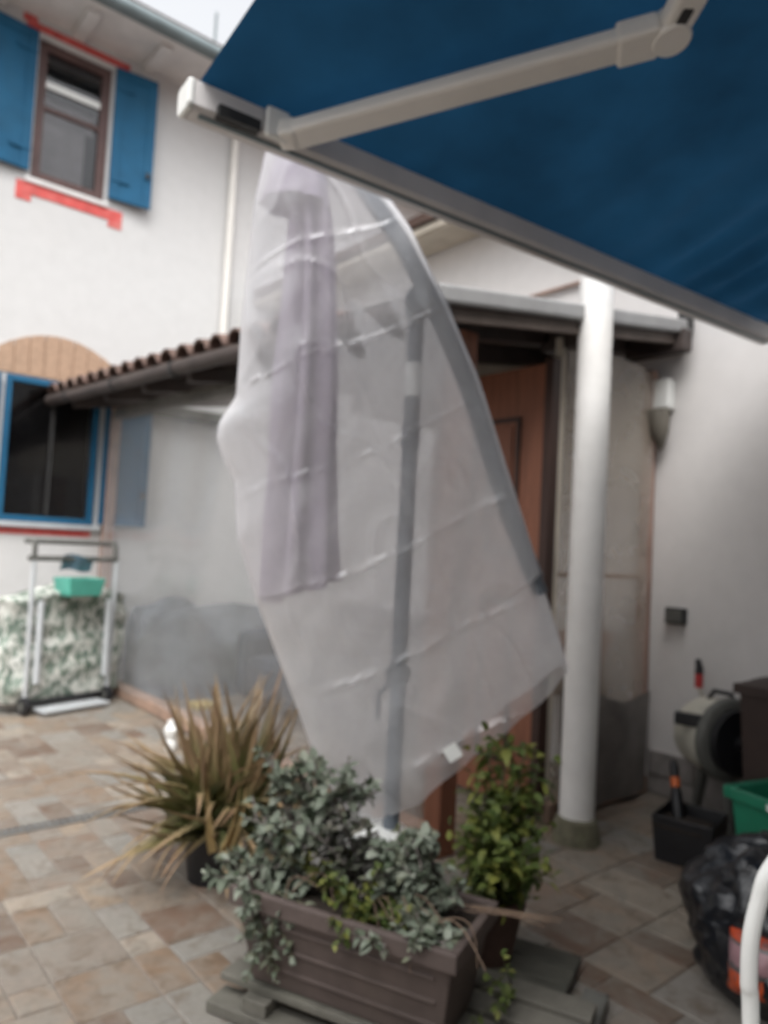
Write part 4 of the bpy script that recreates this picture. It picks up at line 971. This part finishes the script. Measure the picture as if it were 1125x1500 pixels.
# small white bottle by the porch rail
wbp = Vector((2.02, 4.32, 0.0))
wbt = thing('bottle', 'small white plastic bottle standing on the paving behind the aloe', 'bottle', wbp)
MB().lathe(wbp, [(0, 0.001), (0.032, 0.001), (0.036, 0.01), (0.036, 0.05), (0.028, 0.07), (0.044, 0.095), (0.046, 0.13), (0.03, 0.155)], 20).build('body', M['white_plastic'], wbt, smooth=True)
MB().lathe(wbp, [(0.031, 0.1555), (0.031, 0.178), (0, 0.18)], 16).build('cap', M['white_plastic'], wbt, smooth=True, angle=40)

# ------------------------------------------------------------------ trolley with leaf-print bag
TA, TB = Vector((1.50, 5.62, 0)), Vector((2.14, 5.80, 0)); tx = (TB - TA).normalized(); ty = Vector((-tx.y, tx.x, 0)); tw_ = (TB - TA).length
def tp_(x, y, z): return TA + tx * x + ty * y + Vector((0, 0, z))
tro = thing('trolley', 'aluminium trolley carrying a leaf-patterned bag below the lower window', 'trolley', TA)
for x in (0.0, tw_):
    MB().tube([tp_(x, 0.0, 0.06), tp_(x, -0.01, 0.10), tp_(x + (0.02 if x else -0.0), 0.0, 1.10)], 0.017, 10).build('upright', M['alu'], tro, smooth=True)
    MB().tube([tp_(x + (0.05 if x else 0.06) * (-1 if x else 1), -0.035, 0.22), tp_(x + (-0.05 if x else 0.06), -0.03, 0.80)], 0.024, 10).build('inner_rail', M['alu'], tro, smooth=True)
    MB().tube([tp_(x, 0, 1.10), tp_(x, 0, 1.20), tp_(x, 0.06, 1.225)], 0.018, 8).build('handle_post', M['grey_plastic'], tro, smooth=True)
    wh = MB().lathe(tp_(x - 0.03, -0.02, 0.065), [(0.0, 0), (0.03, 0), (0.062, 0.004), (0.064, 0.02), (0.062, 0.038), (0.03, 0.042), (0, 0.042)], 20, tx).build('wheel', M['black_plastic'], tro, smooth=True, angle=40)
    MB().lathe(tp_(x - 0.033, -0.02, 0.065), [(0, 0), (0.028, 0), (0.028, 0.048), (0, 0.048)], 14, tx).build('hub', M['grey_plastic'], wh, smooth=True, angle=40)
MB().tube([tp_(-0.04, 0.06, 1.225), tp_(tw_ + 0.04, 0.06, 1.225)], 0.018, 8).build('handle_bar', M['grey_plastic'], tro, smooth=True)
MB().tube([tp_(-0.04, 0, 1.105), tp_(tw_ + 0.02, 0, 1.105)], 0.020, 8).build('cross_bar', M['grey_plastic'], tro, smooth=True)
MB().obox(tp_(0.07, -0.16, 0.02), tx * (tw_ - 0.14), ty * 0.16, (0, 0, 0.022)).build('foot_plate', M['alu'], tro, bevel=0.004)
MB().obox(tp_(0.03, -0.01, 0.055), tx * (tw_ - 0.06), ty * 0.06, (0, 0, 0.035)).build('axle_housing', M['black_plastic'], tro, bevel=0.008)
def bagf(a, b):
    th = 2 * math.pi * a; ex = 4.0; c, s = math.cos(th), math.sin(th)
    rx = abs(c) ** (2 / ex) * (1 if c > 0 else -1); ry = abs(s) ** (2 / ex) * (1 if s > 0 else -1)
    sq = 1.0 if 0.03 < b < 0.97 else 0.55 if 0.0 < b < 1.0 else 0.02
    z = 0.05 + min(1, max(0, (b - 0.02) / 0.96)) * (0.83 + 0.05 * math.sin(rx * 3 + 1))
    w2 = (0.50 + 0.025 * math.sin(b * 9 + rx * 2)) * sq; d2 = (0.16 + 0.02 * math.sin(b * 7)) * sq
    k = 0.035 * nz((rx * 1.5, ry, b * 5), 1.3, 2)
    return tp_(tw_ / 2 + 0.03 + rx * (w2 + k), 0.185 + ry * (d2 + k), z)
MB().grid(bagf, 72, 40, closed=True).build('bag', M['leafprint'], tro, smooth=True, angle=None)
bx = tp_(0.28, 0.25, 0.84)
basin = thing('basin', 'turquoise plastic basin on top of the leaf-patterned bag', 'basin', bx)
mb = MB(); mb.add([tp_(0.20 + x * 0.30, -0.14 + y * 0.22, 0.835) for x, y in ((0.08, 0.1), (0.92, 0.1), (0.92, 0.9), (0.08, 0.9))] + [tp_(0.20 + x * 0.30, -0.14 + y * 0.22, 0.965) for x, y in ((0, 0), (1, 0), (1, 1), (0, 1))] + [tp_(0.20 + x * 0.30, -0.14 + y * 0.22, 0.965) for x, y in ((0.05, 0.05), (0.95, 0.05), (0.95, 0.95), (0.05, 0.95))] + [tp_(0.20 + x * 0.30, -0.14 + y * 0.22, 0.85) for x, y in ((0.12, 0.14), (0.88, 0.14), (0.88, 0.86), (0.12, 0.86))],
       [(3, 2, 1, 0)] + [(i, (i + 1) % 4, 4 + (i + 1) % 4, 4 + i) for i in range(4)] + [(4 + i, 4 + (i + 1) % 4, 8 + (i + 1) % 4, 8 + i) for i in range(4)] + [(8 + i, 8 + (i + 1) % 4, 12 + (i + 1) % 4, 12 + i) for i in range(4)] + [(12, 13, 14, 15)])
mb.build('tub', M['turquoise'], basin, bevel=0.008)
tag(MB().grid(lambda a, b: tp_(0.21 + a * 0.26, -0.03 + 0.05 * b + 0.012 * math.sin(a * 9), 1.13 - 0.115 * b + 0.012 * math.sin(a * 6)), 20, 6).build('folded_cloth', M['bluecloth'], None, smooth=True), 'blue-grey cloth hung over the trolley cross bar', 'cloth')

# ------------------------------------------------------------------ things along the right wall
def rot_box(c, ang, dims, taper=1.0):
    "open-topped tapered box: returns MB of outer and inner walls"
    R_ = Matrix.Rotation(ang, 3, 'Z'); w_, d_, h_ = dims; mb = MB()
    def ring(k, z, ins): return [Vector(c) + R_ @ Vector((sx_ * (w_ * k / 2 - ins), sy_ * (d_ * k / 2 - ins), z)) for sx_, sy_ in ((-1, -1), (1, -1), (1, 1), (-1, 1))]
    mb.add(ring(taper, 0.001, 0) + ring(1, h_, 0) + ring(1, h_, 0.008) + ring(taper, 0.012, 0.008),
           [(3, 2, 1, 0)] + [(i, (i + 1) % 4, 4 + (i + 1) % 4, 4 + i) for i in range(4)] + [(4 + i, 4 + (i + 1) % 4, 8 + (i + 1) % 4, 8 + i) for i in range(4)] + [(8 + i, 8 + (i + 1) % 4, 12 + (i + 1) % 4, 12 + i) for i in range(4)] + [(12, 13, 14, 15)])
    return mb
qc = Vector((3.24, 1.64, 0))
qp = thing('square_pot', 'black square plastic pot on the floor by the column', 'pot', qc)
qb = rot_box(qc, math.radians(12), (0.26, 0.26, 0.20), 0.88).build('shell', M['black_plastic'], qp, bevel=0.006)
MB().obox(qc + Vector((-0.11, -0.11, 0.15)), Matrix.Rotation(math.radians(12), 3, 'Z') @ Vector((0.21, 0, 0)), Matrix.Rotation(math.radians(12), 3, 'Z') @ Vector((0, 0.21, 0)), (0, 0, 0.01)).build('soil', M['soil'], qp)
t0 = Vector((3.27, 1.71, 0.15)); t1 = t0 + Vector((0.05, 0.06, 0.24)); td = (t1 - t0).normalized()
tl_ = thing('hand_trowel', 'hand tool with orange and black grip standing in the black pot', 'hand tool', t0)
MB().tube([t0, t0 + td * 0.10, t0 + td * 0.135], [0.03, 0.026, 0.016], 12).build('shank', M['black_plastic'], tl_, smooth=True)
MB().tube([t0 + td * 0.1355, t0 + td * 0.18], 0.021, 12).build('grip_band', M['orange_plastic'], tl_, smooth=True)
MB().tube([t0 + td * 0.1805, t0 + td * 0.22, t0 + td * 0.255], [0.019, 0.02, 0.010], 12).build('grip', M['black_plastic'], tl_, smooth=True)

# hose reel standing against the wall
hc = Vector((3.66, 1.73, 0.47))
hr = thing('hose_reel', 'dirty cream hose reel with dark drum against the right wall', 'hose reel', (hc.x, hc.y, 0))
ax = Vector((-0.35, -1, 0)).normalized()
MB().lathe(hc - ax * 0.02, [(0, -0.13), (0.10, -0.13), (0.15, -0.11), (0.172, -0.07), (0.178, 0.0), (0.172, 0.05), (0.15, 0.07), (0, 0.07)], 36, ax).build('housing', M['cream_plastic'], hr, smooth=True, angle=45)
MB().lathe(hc - ax * 0.02, [(0.15, 0.071), (0.19, 0.071), (0.20, 0.085), (0.20, 0.105), (0.185, 0.12), (0.15, 0.125)], 36, ax).build('flange', M['grey_plastic'], hr, smooth=True, angle=45)
MB().lathe(hc - ax * 0.02, [(0, 0.10), (0.155, 0.10), (0.15, 0.16), (0.03, 0.16), (0.03, 0.19), (0, 0.19)], 30, ax).build('drum', M['black_plastic'], hr, smooth=True, angle=40)
fx = Vector((-0.85, 0.1, 0)).normalized(); fp = hc + Vector((-0.175, 0.045, 0.055)); fy = Vector((0.25, -1, 0)).normalized()
MB().obox(fp - fy * 0.075 - Vector((0.012, 0, 0)), fy * 0.15, Vector((0.03, 0, 0)), (0, 0, 0.062)).build('slot', M['black_plastic'], hr, bevel=0.006)
MB().tube([hc + Vector((0, 0, 0.16)) - fy * 0.05, hc + Vector((0, 0, 0.215)) - fy * 0.02, hc + Vector((0, 0, 0.21)) + fy * 0.06, hc + Vector((0, 0, 0.16)) + fy * 0.08], 0.012, 8).build('carry_handle', M['black_plastic'], hr, smooth=True)
for s_ in (-1, 1): MB().bar(hc + ax * 0.06 * s_ + Vector((0, 0, -0.1)), Vector((hc.x - 0.02, hc.y, 0.002)) + ax * 0.13 * s_, 0.05, 0.03, ax).build('leg', M['grey_plastic'], hr, bevel=0.005)
nzp = Vector((3.80, 1.90, 0.665))
nzl = thing('spray_nozzle', 'red and black spray nozzle above the cream hose reel', 'nozzle', nzp)
MB().tube([nzp, nzp + Vector((0, 0, 0.07))], 0.021, 12).build('grip', M['red_plastic'], nzl, smooth=True)
MB().tube([nzp + Vector((0, 0, 0.0705)), nzp + Vector((0, 0, 0.10)), nzp + Vector((0.0, 0.01, 0.145))], [0.022, 0.02, 0.013], 12).build('head', M['black_plastic'], nzl, smooth=True)
MB().tube([nzp + Vector((0, 0, -0.001)), nzp + Vector((0.01, -0.02, -0.05)), nzp + Vector((-0.03, -0.09, -0.08))], 0.010, 8).build('hose_end', M['cream_plastic'], nzl, smooth=True)

# brown bin and green tub
bn_ = thing('waste_bin', 'dark brown lidded bin at the right edge by wall', 'bin', (3.60, 1.30, 0))
bR = math.radians(-8)
mb = rot_box((3.60, 1.31, 0), bR, (0.36, 0.40, 0.73), 0.84); mb.build('body', M['brown_plastic'], bn_, bevel=0.012)
Rb = Matrix.Rotation(bR, 3, 'Z')
def lid(a, b):
    x, y = a * 2 - 1, b * 2 - 1; return Vector((3.60, 1.31, 0.775 + 0.045 * (1 - x * x) * (1 - y * y) ** 0.5)) + Rb @ Vector((x * 0.20, y * 0.22, 0))
mb = MB().grid(lid, 12, 12); mb.obox(Vector((3.60, 1.31, 0.731)) + Rb @ Vector((-0.2, -0.22, 0)), Rb @ Vector((0.4, 0, 0)), Rb @ Vector((0, 0.44, 0)), (0, 0, 0.0435)); mb.build('lid', M['brown_plastic'], bn_, smooth=True, angle=40)
c_ = Vector((3.60, 1.31, 0.60)) + Rb @ Vector((-0.183, -0.02, 0)); mb = MB()
mb.obox(c_ + Rb @ Vector((0, -0.03, 0)), Rb @ Vector((-0.003, 0, 0)), Rb @ Vector((0, 0.055, 0)), (0, 0, 0.045)); mb.build('sticker', M['alu'], bn_)
gt_ = thing('green_tub', 'green plastic tub in front of the brown bin', 'tub', (3.14, 1.12, 0))
mb = rot_box((3.16, 1.11, 0), math.radians(-14), (0.34, 0.48, 0.42), 0.80); tb_ = mb.build('body', M['green_plastic'], gt_, bevel=0.015)
Rg = Matrix.Rotation(math.radians(-14), 3, 'Z'); gc = Vector((3.16, 1.11, 0.375)); mb = MB()
for a_, b_ in (((-0.19, -0.26), (0.38, 0.025)), ((-0.19, 0.235), (0.38, 0.025)), ((-0.19, -0.2345), (0.022, 0.469)), ((0.168, -0.2345), (0.022, 0.469))):
    mb.obox(gc + Rg @ Vector((*a_, 0)), Rg @ Vector((b_[0], 0, 0)), Rg @ Vector((0, b_[1], 0)), (0, 0, 0.05))
mb.build('rim', M['green_plastic'], gt_, bevel=0.008)
MB().obox(gc + Rg @ Vector((-0.1905, 0.03, 0.012)), Rg @ Vector((-0.004, 0, 0)), Rg @ Vector((0, 0.03, 0)), (0, 0, 0.022)).build('clip', M['white_plastic'], gt_)

# black bin liner with an orange printed pack showing
bc = Vector((2.52, 0.93, 0))
def bagm(a, b):
    th = 2 * math.pi * a; ph = b
    z = 0.43 * (1 - (1 - b) ** 1.4) if b > 0 else 0
    r = 0.35 * (math.sin(math.pi * min(1, 0.12 + b * 0.86)) ** 0.5) * (1 - 0.25 * b)
    d = Vector((math.cos(th), math.sin(th), 0)); n_ = 0.06 * nz((d.x * 1.6, d.y * 1.6, b * 2.5), 1.2, 4) + 0.035 * abs(nz((d.x * 4, d.y * 4, b * 5), 1.3, 5)) - 0.02 * abs(nz((d.x * 7, d.y * 7, b * 9), 1.2, 9))
    return bc + d * (r + n_ * min(1, b * 5 + 0.3)) + Vector((0, 0, 0.002 + max(0, z + n_ * b * 0.8)))
MB().grid(bagm, 110, 60, closed=True).build('bin_bag', M['bag'], None, smooth=True, angle=None)
tag(bpy.data.objects['bin_bag'], 'crumpled shiny black bin bag at the lower right', 'bag')
pk = at(1095, 1395, 2.42); 
dq = (Vector((EYE.x, EYE.y, 0)) - Vector((bc.x, bc.y, 0))).normalized(); dx_ = Vector((-dq.y, dq.x, 0))
pk0 = bc + dq * 0.245 - dx_ * 0.18
def packf(a, b):
    x = a * 2 - 1; z = b * 2 - 1; bul = (1 - abs(x) ** 3) ** 0.5 * (1 - abs(z) ** 4) ** 0.5
    return bul
pk_root = bc + dq * 0.235 - dx_ * 0.075 + Vector((0, 0, 0.085))
pko = MB()
for sg_ in (1, -0.4): pko.grid(lambda a, b: pk_root + dx_ * ((a - 0.5) * 0.19) + Vector((0, 0, b * 0.185)) + dq * (0.085 * packf(a, b) * sg_ + 0.01 * nz((a * 4, b * 4, 0))), 24, 24)
pkk = pko.mesh('snack_pack', pk_root, True); pkk.materials.append(M['pack'])
po = bpy.data.objects.new('printed_pack', pkk); COL.objects.link(po); po.location = pk_root
tag(po, 'orange and dark printed pack against the black bin bag', 'packet')

# white chair at the right edge
ch = thing('garden_chair', 'white tubular garden chair cut off at the lower right edge', 'chair', (1.75, 0.25, 0))
def chair_side(off):
    o = _r0 * off
    P = [at(1128, 1275, 1.24), at(1112, 1320, 1.24), at(1100, 1375, 1.24), at(1097, 1440, 1.24), at(1100, 1510, 1.24)]
    e = P[-1].copy(); e.z = 0.01; e += _r0 * 0.02
    back = at(1180, 1225, 1.26), at(1300, 1215, 1.36)
    pts = [back[1], back[0]] + P + [e]
    return [p + o for p in pts]
for off in (0, 0.52):
    pts = chair_side(off); 
    fine = []
    for i in range(len(pts) - 1):
        p0, p1, p2, p3 = pts[max(i - 1, 0)], pts[i], pts[i + 1], pts[min(i + 2, len(pts) - 1)]
        for k in range(5):
            t = k / 5; fine.append(0.5 * ((2 * p1) + (p2 - p0) * t + (2 * p0 - 5 * p1 + 4 * p2 - p3) * t * t + (3 * p1 - p0 - 3 * p2 + p3) * t ** 3))
    fine.append(pts[-1]); MB().tube(fine, 0.0138, 12).build('arm_frame', M['white_plastic'], ch, smooth=True, angle=60)
s0 = at(1150, 1500, 1.30); s0.z = 0.42
MB().obox(s0, _r0 * 0.46, Vector((_f0.x, _f0.y, 0)) * -0.42, (0, 0, 0.03)).build('seat', M['white_plastic'], ch, bevel=0.01)
MB().obox(s0 + Vector((_f0.x, _f0.y, 0)) * -0.40, _r0 * 0.46, Vector((_f0.x, _f0.y, 0)) * -0.03, Vector((-_f0.x * 0.12, -_f0.y * 0.12, 0.45))).build('backrest', M['white_plastic'], ch, bevel=0.01)
for x in (0.03, 0.43):
    b_ = s0 + _r0 * x + Vector((_f0.x, _f0.y, 0)) * -0.40; MB().tube([b_, Vector((b_.x, b_.y, 0.005)) - Vector((_f0.x, _f0.y, 0)) * 0.05], 0.016, 10).build('rear_leg', M['white_plastic'], ch, smooth=True)
